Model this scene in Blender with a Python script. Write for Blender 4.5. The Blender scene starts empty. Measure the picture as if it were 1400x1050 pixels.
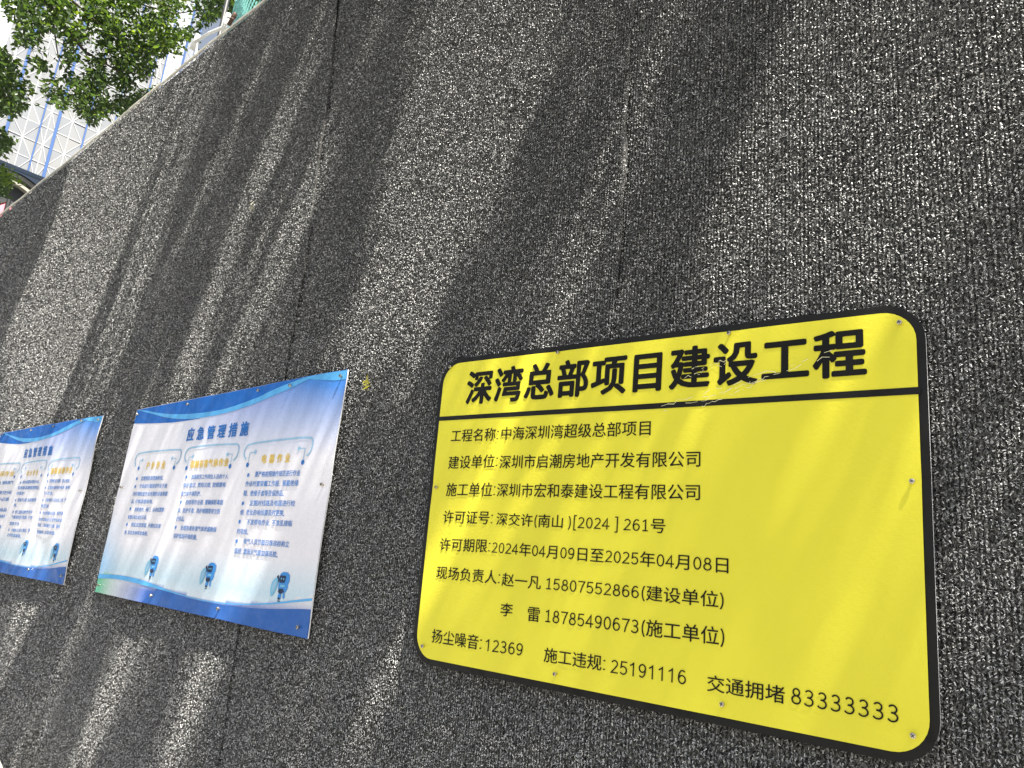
import bpy, bmesh, math, random
import numpy as np
from mathutils import Vector, Matrix
random.seed(7); rng = np.random.default_rng(11)
scene = bpy.context.scene
COL = scene.collection

# ---------------------------------------------------------------- camera
CAM = Vector((0, -1.25, 1.6))
R_ = Vector((0.758, 0.645, 0.092)); U_ = Vector((0.092, -0.246, 0.965)); F_ = Vector((-0.645, 0.723, 0.246))
F_.normalize(); R_ = (R_ - F_ * R_.dot(F_)).normalized(); U_ = R_.cross(F_)
cam_d = bpy.data.cameras.new('camera'); cam = bpy.data.objects.new('camera', cam_d); COL.objects.link(cam)
cam.matrix_world = Matrix(((R_.x, U_.x, -F_.x, CAM.x), (R_.y, U_.y, -F_.y, CAM.y), (R_.z, U_.z, -F_.z, CAM.z), (0, 0, 0, 1)))
cam_d.sensor_width = 36; cam_d.lens = 36 * 1027.15 / 1400
cam_d.clip_start = .02; cam_d.clip_end = 2000
scene.camera = cam

# ---------------------------------------------------------------- light
SUN = Vector((0.415, -0.14, 0.925)).normalized()          # towards the sun
w = bpy.data.worlds.new('World'); scene.world = w; w.use_nodes = True
nt = w.node_tree; nt.nodes.clear()
sky = nt.nodes.new('ShaderNodeTexSky'); sky.sky_type = 'NISHITA'; sky.sun_disc = False
sky.sun_elevation = math.asin(SUN.z); sky.sun_rotation = math.atan2(SUN.x, SUN.y)
sky.air_density = 1.0; sky.dust_density = 2.0; sky.ozone_density = 1.0
bg = nt.nodes.new('ShaderNodeBackground'); bg.inputs['Strength'].default_value = 0.05
wo = nt.nodes.new('ShaderNodeOutputWorld')
hs = nt.nodes.new('ShaderNodeHueSaturation'); hs.inputs['Saturation'].default_value = .5     # hazy, nearly white summer sky
nt.links.new(sky.outputs[0], hs.inputs['Color']); nt.links.new(hs.outputs[0], bg.inputs[0]); nt.links.new(bg.outputs[0], wo.inputs[0])
sl = bpy.data.lights.new('sun', 'SUN'); sl.energy = 5.0; sl.angle = math.radians(0.53); sl.color = (1, .955, .88)
so = bpy.data.objects.new('sun', sl); COL.objects.link(so)
so.rotation_euler = SUN.to_track_quat('Z', 'Y').to_euler(); so.location = (3, -6, 14)
scene.view_settings.view_transform = 'Standard'; scene.view_settings.look = 'None'
scene.view_settings.exposure = 1.95; scene.view_settings.gamma = 1.0
scene.view_settings.use_curve_mapping = False
scene.render.engine = 'CYCLES'
scene.cycles.max_bounces = 6

# ---------------------------------------------------------------- measured data (metres on the wall plane: x along, z up)
Y_CORN = [[-1.3238, 2.0978], [-0.2544, 2.0686], [-0.2584, 1.4013], [-1.3097, 1.395]]
Y_BAR = [[-1.3092, 1.9534], [-0.2641, 1.9316], [-0.2645, 1.9202], [-1.3075, 1.9431]]
Y_TEXT = [["深湾总部项目建设工程", [-1.2242, 1.9782], [-0.3418, 1.9589], [-1.223, 2.0567]], ["工程名称:", [-1.2598, 1.8893], [-1.1105, 1.8865], [-1.2606, 1.9185]], ["中海深圳湾超级总部项目", [-1.101, 1.8866], [-0.7252, 1.8795], [-1.1026, 1.9157]], ["建设单位:", [-1.2588, 1.8256], [-1.1054, 1.8262], [-1.2598, 1.8554]], ["深圳市启潮房地产开发有限公司", [-1.0983, 1.8235], [-0.6209, 1.8174], [-1.1007, 1.8526]], ["施工单位:", [-1.2562, 1.7626], [-1.1038, 1.7623], [-1.2573, 1.7929]], ["深圳市宏和泰建设工程有限公司", [-1.0984, 1.7623], [-0.6198, 1.758], [-1.1008, 1.7908]], ["许可证号:", [-1.2553, 1.7013], [-1.1035, 1.702], [-1.2562, 1.73]], ["深交许(南山 )[2024 ] 261号", [-1.0921, 1.7015], [-0.6857, 1.6983], [-1.0927, 1.7277]], ["许可期限:", [-1.2559, 1.6397], [-1.1029, 1.6428], [-1.2574, 1.6679]], ["2024年04月09日至2025年04月08日", [-1.0982, 1.6414], [-0.5643, 1.6365], [-1.0995, 1.6679]], ["现场负责人:", [-1.257, 1.5782], [-1.067, 1.5798], [-1.2579, 1.6059]], ["赵一凡 15807552866(建设单位)", [-1.0613, 1.5779], [-0.5715, 1.58], [-1.0625, 1.6042]], ["李", [-1.0574, 1.518], [-1.0249, 1.5198], [-1.0591, 1.5437]], ["雷 18785490673(施工单位)", [-0.9846, 1.5161], [-0.569, 1.5211], [-0.9863, 1.5444]], ["扬尘噪音:", [-1.2496, 1.4427], [-1.1009, 1.4453], [-1.2508, 1.4712]], ["12369", [-1.0895, 1.446], [-0.9905, 1.449], [-1.0905, 1.4689]], ["施工违规:", [-0.9367, 1.4456], [-0.7966, 1.4483], [-0.9371, 1.4723]], ["25191116", [-0.7853, 1.448], [-0.6355, 1.4509], [-0.7857, 1.4705]], ["交通拥堵", [-0.5973, 1.4476], [-0.469, 1.4494], [-0.597, 1.4728]], ["83333333", [-0.4587, 1.452], [-0.3096, 1.4516], [-0.4578, 1.4751]]]
Y_SCREW = [[-1.2908, 2.0758], [-0.9608, 2.072], [-0.5706, 2.0599], [-0.2893, 2.0368], [-1.2882, 1.7832], [-0.2811, 1.7886], [-1.2744, 1.4317], [-0.9059, 1.4286], [-0.5694, 1.431], [-0.2917, 1.44]]
A_CORN = [[-3.0612, 2.0984], [-1.7031, 2.1152], [-1.7045, 1.3947], [-3.079, 1.3974]]
A_SCREW = [[-1.724, 2.0966], [-1.9702, 2.0911], [-2.155, 2.0946], [-2.622, 2.0848], [-3.0418, 2.0774], [-3.04, 1.7893], [-1.7336, 1.7915], [-3.0546, 1.4242], [-2.6029, 1.4249], [-2.1623, 1.4246], [-1.7489, 1.4191]]
A_TITLE = ["应急管理措施", [-2.5807, 1.9495], [-2.1788, 1.9511], [-2.5853, 1.992]]
A_FRAME = [[[-2.9545, 1.869], [-2.9725, 1.8881], [-2.9691, 1.9099], [-2.9465, 1.9217], [-2.6171, 1.9221], [-2.6048, 1.9159], [-2.5998, 1.8956], [-2.6051, 1.8797], [-2.6225, 1.8698]], [[-2.5524, 1.8727], [-2.5709, 1.889], [-2.571, 1.9118], [-2.5401, 1.9278], [-2.2408, 1.9267], [-2.2206, 1.9196], [-2.2156, 1.8995], [-2.2245, 1.8801], [-2.2396, 1.8722]], [[-2.1617, 1.8721], [-2.1805, 1.888], [-2.1798, 1.9086], [-2.1527, 1.9246], [-1.8256, 1.9281], [-1.8088, 1.918], [-1.8054, 1.8993], [-1.813, 1.881], [-1.8281, 1.8731]]]
A_TICK = [[[-2.9252, 1.861], [-2.9297, 1.8901], [-2.9067, 1.8913]], [[-2.6342, 1.8574], [-2.6338, 1.8903], [-2.6633, 1.8905]], [[-2.542, 1.8533], [-2.539, 1.8909], [-2.5109, 1.8929]], [[-2.252, 1.8537], [-2.2519, 1.8929], [-2.2811, 1.8928]], [[-2.1466, 1.8555], [-2.1441, 1.893], [-2.1127, 1.8945]], [[-1.8412, 1.855], [-1.8402, 1.8945], [-1.8707, 1.8952]]]
A_HEAD = [["户外作业", [-2.8612, 1.855], [-2.706, 1.855], [-2.8653, 1.8833]], ["接触有害气体作业", [-2.5168, 1.8532], [-2.2654, 1.8544], [-2.5215, 1.8793]], ["电器作业", [-2.0671, 1.8588], [-1.9108, 1.8572], [-2.0713, 1.8851]]]
A_BODY = [["定期按防高措施检查。", [-2.8813, 1.8142], [-2.7009, 1.8143], [-2.8847, 1.8298], [-2.9195, 1.8212]], ["作业前仔细阅读作业手册,", [-2.8798, 1.7858], [-2.6545, 1.7859], [-2.8831, 1.8013], [-2.9184, 1.7918]], ["并仔细检查作业所需的设备装置", [-2.9216, 1.7566], [-2.642, 1.7577], [-2.9251, 1.7722], None], ["品,仔细清理现场。", [-2.9215, 1.7294], [-2.7486, 1.7301], [-2.9248, 1.7441], None], ["高处操作、阀门、运动位置需", [-2.8782, 1.7], [-2.6449, 1.7022], [-2.8815, 1.7152], [-2.9176, 1.709]], ["挂警示标志或告示语。", [-2.9212, 1.6716], [-2.7703, 1.6733], [-2.9245, 1.6861], None], ["制定应急预案,开展应急演", [-2.8791, 1.6449], [-2.6448, 1.6458], [-2.8824, 1.6599], [-2.9181, 1.6514]], ["练,防范各种突发事故。", [-2.9227, 1.6162], [-2.7346, 1.6175], [-2.9259, 1.6306], None], ["加强相关工作岗位人员的个人", [-2.493, 1.8148], [-2.2505, 1.8132], [-2.4955, 1.8305], [-2.5286, 1.8223]], ["保护意识,贯彻法规,按规要有", [-2.5369, 1.7866], [-2.255, 1.7867], [-2.5395, 1.8024], None], ["害气体中毒防护。", [-2.5399, 1.7581], [-2.406, 1.7586], [-2.5425, 1.7738], None], ["检修等作业前,要确保防毒面", [-2.4958, 1.7292], [-2.2511, 1.7313], [-2.4984, 1.7453], [-2.5309, 1.7369]], ["具、防护手套、防护眼镜等安全防", [-2.5406, 1.7016], [-2.2586, 1.7024], [-2.5433, 1.7178], None], ["护用品。", [-2.5391, 1.6736], [-2.4823, 1.674], [-2.5418, 1.6896], None], ["处理有毒有害气体泄漏确保", [-2.4955, 1.6443], [-2.2615, 1.6459], [-2.4981, 1.66], [-2.5325, 1.6528]], ["保护现场环境质量。", [-2.5357, 1.617], [-2.3743, 1.6178], [-2.5384, 1.6328], None], ["要严格按照操作规范进行作业", [-2.0916, 1.8171], [-1.8454, 1.8166], [-2.0934, 1.834], [-2.1317, 1.8234]], ["作业时要穿戴工作服、佩戴绝缘", [-2.138, 1.7883], [-1.8461, 1.7881], [-2.1399, 1.8053], None], ["鞋、绝缘手套等劳保用品。", [-2.1391, 1.7595], [-1.913, 1.7596], [-2.141, 1.7764], None], ["定期对线路及电器进行检", [-2.0935, 1.7306], [-1.8478, 1.7311], [-2.0952, 1.7472], [-2.1336, 1.737]], ["修,老化的电线要及时更换。", [-2.139, 1.7019], [-1.8945, 1.7033], [-2.1409, 1.7186], None], ["不准带电作业,不准乱接临", [-2.0921, 1.6738], [-1.8491, 1.6755], [-2.0939, 1.6902], [-2.1342, 1.6817]], ["时电线。", [-2.1382, 1.6452], [-2.0756, 1.6456], [-2.1401, 1.6616], None], ["电气人员节假日等巡检和立", [-2.0907, 1.6175], [-1.8498, 1.6186], [-2.0924, 1.6335], [-2.1321, 1.6234]], ["值班,雷雨天气要加强巡检。", [-2.1341, 1.5878], [-1.898, 1.5887], [-2.1359, 1.604], None]]
A_ROBOT = [[[-2.6508, 1.475], [-2.6791, 1.5454]], [[-2.2622, 1.4742], [-2.2882, 1.5453]], [[-1.8641, 1.4733], [-1.8824, 1.5441]]]
A_BOX = [[[-3.1366, 1.6284], [-2.6699, 1.6605], [-2.624, 1.4745], [-3.1059, 1.4579]], [[-2.6044, 1.6623], [-2.2681, 1.6951], [-2.2326, 1.4737], [-2.5521, 1.4733]], [[-2.1694, 1.7163], [-1.8591, 1.7177], [-1.833, 1.4712], [-2.15, 1.4728]]]
A_TOPBLUE = [[-3.0647, 2.1034], [-3.0202, 2.0962], [-2.8684, 2.0714], [-2.7301, 2.0557], [-2.5555, 2.0462], [-2.4197, 2.0459], [-2.3356, 2.0499], [-2.2182, 2.0628], [-2.1092, 2.0804], [-2.0066, 2.0991], [-1.9321, 2.1091], [-1.9157, 2.1105]]
A_RIBLOW = [[-3.0647, 2.1034], [-2.9395, 2.0763], [-2.7915, 2.0487], [-2.6705, 2.0337], [-2.5478, 2.027], [-2.4352, 2.0289], [-2.3299, 2.034], [-2.2127, 2.0463], [-2.1031, 2.061], [-2.0009, 2.0796], [-1.9195, 2.0938], [-1.8576, 2.1076], [-1.7957, 2.113]]
A_LOWBLUE = [[-3.0638, 2.0422], [-2.9193, 2.0336], [-2.7166, 2.0245], [-2.5939, 2.0247], [-2.5129, 2.0265]]
A_BOTTOP = [[-3.1249, 1.4598], [-3.0906, 1.4622], [-2.9466, 1.4703], [-2.7882, 1.4727], [-2.6659, 1.4664], [-2.5297, 1.4537], [-2.4213, 1.4458], [-2.3204, 1.4415], [-2.226, 1.4403], [-2.1236, 1.444], [-2.0281, 1.4507], [-1.9326, 1.4613], [-1.8426, 1.473], [-1.775, 1.4853], [-1.7206, 1.4953]]
A_BOTLOW = [[-3.1259, 1.4449], [-3.0939, 1.4472], [-2.939, 1.4562], [-2.7799, 1.4562], [-2.6589, 1.4516], [-2.5268, 1.4472], [-2.4202, 1.4431], [-2.3192, 1.4386], [-2.225, 1.4378], [-2.1226, 1.4412], [-2.0272, 1.448], [-1.9314, 1.4577], [-1.8415, 1.4691], [-1.7734, 1.4797], [-1.719, 1.4891]]
A_BAND = [[-2.7772, 1.4508], [-2.6594, 1.4528], [-2.5268, 1.4472], [-2.4194, 1.4413], [-2.3185, 1.4368], [-2.2243, 1.4361], [-2.121, 1.4367], [-2.0247, 1.4407], [-1.9281, 1.4473], [-1.8374, 1.4555], [-1.7242, 1.4671]]
B_CORN = [[-4.7056, 2.089], [-3.3864, 2.0962], [-3.3832, 1.3984], [-4.7465, 1.3902]]
B_SCREW = [[-3.4105, 2.0779], [-3.5881, 2.0831], [-3.928, 2.0787], [-4.2291, 2.0749], [-4.6691, 2.0778], [-3.4212, 1.7758], [-3.8081, 1.4292], [-3.4109, 1.4316]]
B_TITLE = ["应急管理措施", [-4.2682, 1.939], [-3.8601, 1.9404], [-4.281, 1.981]]
B_FRAME = [[[-4.9793, 1.874], [-5.0122, 1.8933], [-4.9524, 1.9131], [-4.3131, 1.9167], [-4.2941, 1.9112], [-4.2859, 1.8923], [-4.2897, 1.8778], [-4.3075, 1.8685]], [[-4.23, 1.8602], [-4.2508, 1.875], [-4.256, 1.8916], [-4.2322, 1.9151], [-3.9252, 1.9181], [-3.9068, 1.9148], [-3.8977, 1.8998], [-3.8968, 1.8842], [-3.9144, 1.8736]], [[-3.8471, 1.8659], [-3.8628, 1.8796], [-3.866, 1.8971], [-3.829, 1.9174], [-3.5439, 1.9198], [-3.5184, 1.9162], [-3.5086, 1.9014], [-3.5103, 1.8798], [-3.5289, 1.8675]]]
B_TICK = [[[-4.3213, 1.8457], [-4.3255, 1.8839], [-4.3562, 1.8861]], [[-4.2228, 1.8457], [-4.2232, 1.8868], [-4.1943, 1.8883]], [[-3.936, 1.8467], [-3.9379, 1.8858], [-3.9652, 1.8856]], [[-3.8426, 1.8466], [-3.8335, 1.8848], [-3.8104, 1.8893]], [[-3.5469, 1.8479], [-3.5507, 1.8879], [-3.5802, 1.8868]]]
B_HEAD = [["受限空间作业", [-4.7462, 1.847], [-4.3366, 1.8493], [-4.7555, 1.875]], ["动火作业", [-4.1527, 1.8481], [-3.994, 1.8507], [-4.1601, 1.8742]], ["盛装设备作业", [-3.8077, 1.8507], [-3.5689, 1.853], [-3.8138, 1.8786]]]
B_BODY = [["定期检查设备、禁止使用。", [-3.7984, 1.8124], [-3.5564, 1.8106], [-3.8036, 1.8278], [-3.8261, 1.8186]], ["定期检查维护保养,要有", [-3.8013, 1.7819], [-3.5388, 1.7823], [-3.8065, 1.7972], [-3.8343, 1.7888]], ["专人负责。", [-3.8365, 1.7573], [-3.7239, 1.756], [-3.8419, 1.7726], None], ["设备操作人员持证上岗,严", [-3.7993, 1.7271], [-3.5428, 1.7278], [-3.8046, 1.7422], [-3.8322, 1.7336]], ["格按规", [-3.8386, 1.7014], [-3.7388, 1.6995], [-3.8439, 1.7166], None], ["作业前确认设备,保持通", [-3.7951, 1.6695], [-3.5438, 1.6721], [-3.8003, 1.6844], [-3.8289, 1.6772]], ["风良好设备运行正常作业前要", [-3.8324, 1.6412], [-3.5401, 1.643], [-3.8377, 1.6561], None], ["准备、二氧化碳灭火器、器材", [-3.8293, 1.6163], [-3.5447, 1.6169], [-3.8345, 1.6311], None], ["等器材,应急救援。", [-3.8245, 1.5858], [-3.5799, 1.5882], [-3.8298, 1.6005], None], ["动火前要办理动火证。", [-4.1783, 1.8107], [-3.9415, 1.8109], [-4.1848, 1.8272], [-4.2035, 1.8154]], ["现场要清理易燃物品,", [-4.2168, 1.7826], [-3.922, 1.783], [-4.2234, 1.7991], None], ["并监护", [-4.2131, 1.7561], [-4.1114, 1.7564], [-4.2197, 1.7725], None], ["配备灭火器,应急物资等", [-4.1729, 1.7247], [-3.9237, 1.726], [-4.1793, 1.7409], [-4.2047, 1.7308]], ["材。", [-4.2077, 1.6991], [-4.1694, 1.6987], [-4.2143, 1.7153], None], ["焊工要持证操作作业中", [-4.1691, 1.6665], [-3.9389, 1.6709], [-4.1755, 1.6825], [-4.1967, 1.6741]], ["气瓶保持安全距离,不得", [-4.1997, 1.6427], [-3.9208, 1.6458], [-4.2062, 1.6586], None], ["混放不许", [-4.2088, 1.6121], [-4.0727, 1.6134], [-4.2153, 1.628], None], ["严格执行动火规定,停", [-4.1605, 1.5817], [-3.9165, 1.5884], [-4.1668, 1.5974], [-4.1999, 1.5901]], ["止作业要清场。", [-4.2029, 1.559], [-4.0113, 1.5595], [-4.2093, 1.5747], None], ["作业前检测,通风换气", [-4.7042, 1.8062], [-4.309, 1.8088], [-4.7126, 1.8242], None], ["进入受限空间", [-4.6923, 1.7546], [-4.3046, 1.7595], [-4.7006, 1.7724], None], ["专人监护记录", [-4.6779, 1.7193], [-4.3125, 1.7262], [-4.6862, 1.7369], None], ["佩戴防护用品", [-4.662, 1.6639], [-4.3059, 1.6749], [-4.6702, 1.6813], None], ["配备应急器材", [-4.6662, 1.6318], [-4.3096, 1.6438], [-4.6744, 1.6491], None], ["禁止盲目", [-4.6407, 1.5844], [-4.3255, 1.5924], [-4.6487, 1.6014], None]]
B_ROBOT = [[[-3.9386, 1.4828], [-3.9705, 1.5458]], [[-3.5497, 1.4769], [-3.5813, 1.5474]]]
TOP = [[-14, 3.76], [-6.2042, 3.7753], [-5.7423, 3.7868], [-4.9986, 3.8002], [-4.3099, 3.8285], [-3.7163, 3.8556], [-2.9995, 3.8761], [-2.7223, 3.8783], [3, 3.93]]
BITS = [[-1.6224, 2.0688], [-2.4567, 2.8335]]
LIT = [["p", [[-4.8338, 3.8032], [-3.6414, 3.8341], [-3.5213, 3.4797], [-3.6001, 3.2277], [-3.6917, 2.9231], [-3.8876, 2.4513], [-4.092, 2.031], [-4.6755, 1.8997], [-5.267, 2.6254], [-4.9134, 3.1951], [-4.8542, 3.612]], 0.0], ["p", [[-3.5049, 3.7915], [-3.1035, 3.8222], [-3.0649, 3.5449], [-3.121, 3.2515], [-3.2324, 2.8731], [-3.3277, 2.5141], [-3.4674, 2.1318], [-3.7701, 2.1536], [-3.6222, 2.5595], [-3.5623, 2.9877], [-3.4926, 3.3321]], 0.12], ["l", [[-2.4789, 3.7384, 0.0224], [-2.5656, 3.536, 0.023], [-2.7037, 3.3351, 0.0241], [-2.8248, 3.1054, 0.0249], [-2.9875, 2.8158, 0.0262], [-3.1388, 2.6655, 0.0276]], 0.15], ["l", [[-2.1824, 3.6231, 0.0192], [-2.2552, 3.4963, 0.0197], [-2.3234, 3.3658, 0.0202], [-2.3523, 3.298, 0.0203]], 0.15], ["l", [[-2.3523, 3.298, 0.0661], [-2.3721, 3.1174, 0.0657], [-2.4977, 2.881, 0.0684], [-2.6253, 2.6406, 0.0712], [-2.712, 2.3318, 0.0722], [-2.7985, 2.0836, 0.0736]], 0.03], ["l", [[-2.147, 2.7831, 0.0656], [-2.1756, 2.6532, 0.0658], [-2.2493, 2.4534, 0.067], [-2.3563, 2.311, 0.0699], [-2.4565, 2.1111, 0.0722]], 0.03], ["l", [[-1.8923, 3.4759, 0.0366], [-1.9246, 3.2993, 0.0367], [-1.9394, 3.1901, 0.0366]], 0.15], ["l", [[-2.7694, 3.8271, 0.0322], [-2.8707, 3.651, 0.0332], [-2.9955, 3.481, 0.0345], [-3.1019, 3.3362, 0.0357]], 0.25], ["l", [[-2.3316, 2.7479, 0.0192], [-2.4413, 2.4884, 0.0198], [-2.5846, 2.3149, 0.0209], [-2.7457, 2.164, 0.0222]], 0.25], ["p", [[-1.6152, 3.3354], [-1.0575, 3.0525], [-1.0357, 2.9423], [-1.1458, 2.7516], [-1.1934, 2.5373], [-1.2922, 2.3384], [-1.435, 2.1418], [-1.6731, 1.9817], [-1.7777, 2.1406], [-1.7432, 2.361], [-1.7167, 2.712], [-1.6568, 3.0988]], 0.0], ["l", [[-1.3995, 2.3395, 0.032], [-1.5389, 2.1549, 0.0343], [-1.6385, 2.0412, 0.0361]], 0.3], ["p", [[-0.9856, 3.016], [-0.6801, 2.861], [-0.7022, 2.7489], [-0.7489, 2.603], [-0.8045, 2.4608], [-0.8376, 2.5433], [-0.8402, 2.6751], [-0.9736, 2.8711]], 0.12], ["l", [[-0.8303, 2.5776, 0.0289], [-0.8497, 2.4386, 0.0287], [-0.9276, 2.3166, 0.0301], [-0.99, 2.2235, 0.0312], [-1.0234, 2.1416, 0.0316]], 0.05], ["p", [[-0.4567, 2.7477], [-0.0969, 2.5652], [-0.1212, 2.1813], [-0.1882, 2.1614], [-0.2632, 2.054], [-0.6376, 2.0849], [-0.6623, 2.1334], [-0.6207, 2.2781], [-0.5566, 2.4495], [-0.4997, 2.6242]], 0.0], ["p", [[-0.2581, 2.0532], [-0.1234, 2.1463], [-0.1546, 1.6507], [-0.2612, 1.4023], [-0.2656, 1.4014]], 0.12], ["p", [[-1.3584, 2.0935], [-0.5645, 2.0741], [-0.5069, 1.7421], [-0.6349, 1.5763], [-0.7278, 1.4186], [-1.0323, 1.4102], [-1.3021, 1.4015]], 0.6], ["p", [[-0.4702, 1.9157], [-0.259, 2.0292], [-0.2652, 1.4106], [-0.3637, 1.409], [-0.5042, 1.423]], 0.65], ["l", [[-1.1085, 1.8611, 0.0203], [-1.1951, 1.681, 0.0211], [-1.2622, 1.5162, 0.0217]], 0.0], ["l", [[-1.2701, 1.5635, 0.0285], [-1.3467, 1.4433, 0.0297], [-1.4188, 1.2895, 0.0306], [-1.4916, 1.1342, 0.0315]], 0.1], ["l", [[-2.6584, 1.3944, 0.0696], [-2.809, 1.1725, 0.0733], [-2.9001, 0.9435, 0.075], [-2.925, 0.8217, 0.075]], 0.1], ["l", [[-2.1312, 1.3706, 0.0825], [-2.2258, 1.2551, 0.0859], [-2.2985, 1.0993, 0.0879], [-2.3498, 0.9471, 0.089]], 0.08], ["l", [[-3.1851, 1.278, 0.0251], [-3.262, 1.0818, 0.0256], [-3.3281, 0.8359, 0.0258]], 0.2], ["p", [[-4.2137, 1.3332], [-3.833, 1.363], [-3.705, 1.3122], [-3.8642, 0.9044]], 0.1], ["p", [[-3.1207, 2.1098], [-1.7363, 2.1251], [-1.7368, 1.3914], [-3.1389, 1.3929]], 0.5], ["p", [[-4.8511, 2.1151], [-3.4523, 2.1047], [-3.4463, 1.3932], [-4.2527, 1.381]], 0.5], ["l", [[-2.3253, 2.1508, 0.0271], [-2.5742, 1.7557, 0.0296], [-2.7344, 1.3751, 0.0309]], 0.45], ["l", [[-2.1406, 2.1325, 0.0286], [-2.2222, 1.8506, 0.029], [-2.3311, 1.5255, 0.0298]], 0.45], ["l", [[-3.8405, 2.1236, 0.105], [-3.9176, 1.7487, 0.1052], [-4.0404, 1.3793, 0.1073]], 0.2]]
MASS = [[[-0.871, 0.459], [-0.573, 0.783], [2.026, 2.131], [1.879, 1.715], [1.614, 1.398], [1.559, 1.263], [1.338, 1.204], [1.225, 1.11], [1.102, 0.801], [0.937, 0.674], [0.937, 0.512], [0.792, 0.387], [0.799, 0.13], [0.673, 0.006], [0.742, -0.089], [1.006, 0.097], [1.013, 0.002], [0.619, -0.463], [0.45, -0.477], [0.3, -0.695], [0.104, -0.607], [-0.052, -0.636], [-0.269, -0.49], [-0.35, -0.48], [-0.17, -0.299], [-0.07, -0.18], [-0.406, -0.297], [-0.456, -0.212], [-0.291, -0.117], [-0.495, -0.105], [-0.653, -0.144], [-0.637, 0.058], [-0.77, 0.124]], [[-1.205, -0.344], [-0.801, -0.214], [-0.697, -0.217], [-0.545, -0.361], [-0.415, -0.537], [-0.388, -0.727], [-0.466, -0.899], [-0.612, -0.934], [-1.055, -1.107]], [[-1.023, -1.272], [-0.611, -1.117], [-0.473, -1.189], [-0.394, -1.269], [-0.464, -1.373], [-0.948, -1.651]], [[-0.932, -1.736], [-0.452, -1.575], [-0.358, -1.653], [-0.345, -1.859], [-0.427, -1.986], [-0.846, -2.17]], [[0.743, 1.374], [2.201, 2.222], [1.919, 1.686], [1.71, 1.406], [1.508, 1.209], [1.31, 1.171], [1.199, 1.04], [1.035, 1.036]]]
GAPS = [[[-0.436, 0.11], [-0.33, 0.224], [-0.197, 0.09], [-0.111, -0.143], [-0.214, -0.282], [-0.358, -0.166]], [[-0.073, -0.034], [0.089, -0.098], [0.071, -0.227], [-0.055, -0.246]], [[0.244, 0.345], [0.289, 0.431], [0.367, 0.357], [0.3, 0.288]], [[0.232, 0.061], [0.296, 0.137], [0.397, 0.071], [0.338, -0.031]], [[0.568, 0.405], [0.679, 0.315], [0.628, 0.177]], [[0.805, 0.988], [1.002, 1.152], [1.113, 1.017], [0.932, 0.853]], [[0.004, 0.321], [0.099, 0.431], [0.164, 0.334], [0.088, 0.243]]]
BRANCH = [[[-1.253, 0.595, 0.0322], [-0.673, 0.56, 0.0322], [-0.399, 0.42, 0.027], [-0.203, 0.249, 0.0219], [0.024, 0.103, 0.0167], [0.406, 0.038, 0.0116], [0.837, -0.114, 0.0064]], [[-0.555, 0.706, 0.0225], [-0.186, 0.579, 0.0155], [0.087, 0.48, 0.0116], [0.4, 0.391, 0.0064], [0.679, 0.315, 0.0045]], [[-0.399, 0.42, 0.0129], [-0.301, 0.13, 0.0084], [-0.22, -0.084, 0.0064], [-0.084, -0.223, 0.0045]], [[0.024, 0.103, 0.009], [0.14, -0.074, 0.0052], [0.305, -0.235, 0.0039]], [[-0.141, 0.919, 0.0161], [0.353, 0.902, 0.0103], [0.851, 0.983, 0.0077], [1.313, 1.287, 0.0045]], [[0.406, 0.038, 0.0064], [0.607, 0.091, 0.0045], [0.837, 0.119, 0.0032]]]
VINE = [[0.52, 1.077], [0.614, 1.014], [0.724, 0.995], [0.824, 1.017], [0.894, 1.088], [0.936, 1.194], [0.955, 1.316]]
CRACKS = [[[-0.7024, 1.9335], [-0.3941, 2.0016]], [[-0.6571, 1.9963], [-0.5712, 2.0108]], [[-0.6213, 1.9382], [-0.482, 1.9776]]]
NSHADE = 26000
LOOPRAMP = [(0, (.025,.025,.024)), (.24, (.07,.07,.066)), (.42, (.26,.258,.243)), (.75, (.48,.475,.455)), (1, (.74,.73,.70))]
LOOPCOV = .79
SUNLIT = [[[0.862, 0.686], 130, 0.12], [[0.806, 0.565], 70, 0.1], [[-0.447, 0.431], 30, 0.12], [[-0.249, 0.379], 26, 0.12], [[-0.154, 0.309], 14, 0.08], [[1.589, 1.385], 70, 0.1], [[-0.554, -0.391], 45, 0.14], [[-0.499, -0.574], 35, 0.12], [[-0.39, -1.646], 60, 0.07], [[-0.172, -0.465], 40, 0.12], [[0.172, 0.631], 60, 0.3], [[0.557, 0.447], 60, 0.25]]

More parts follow.
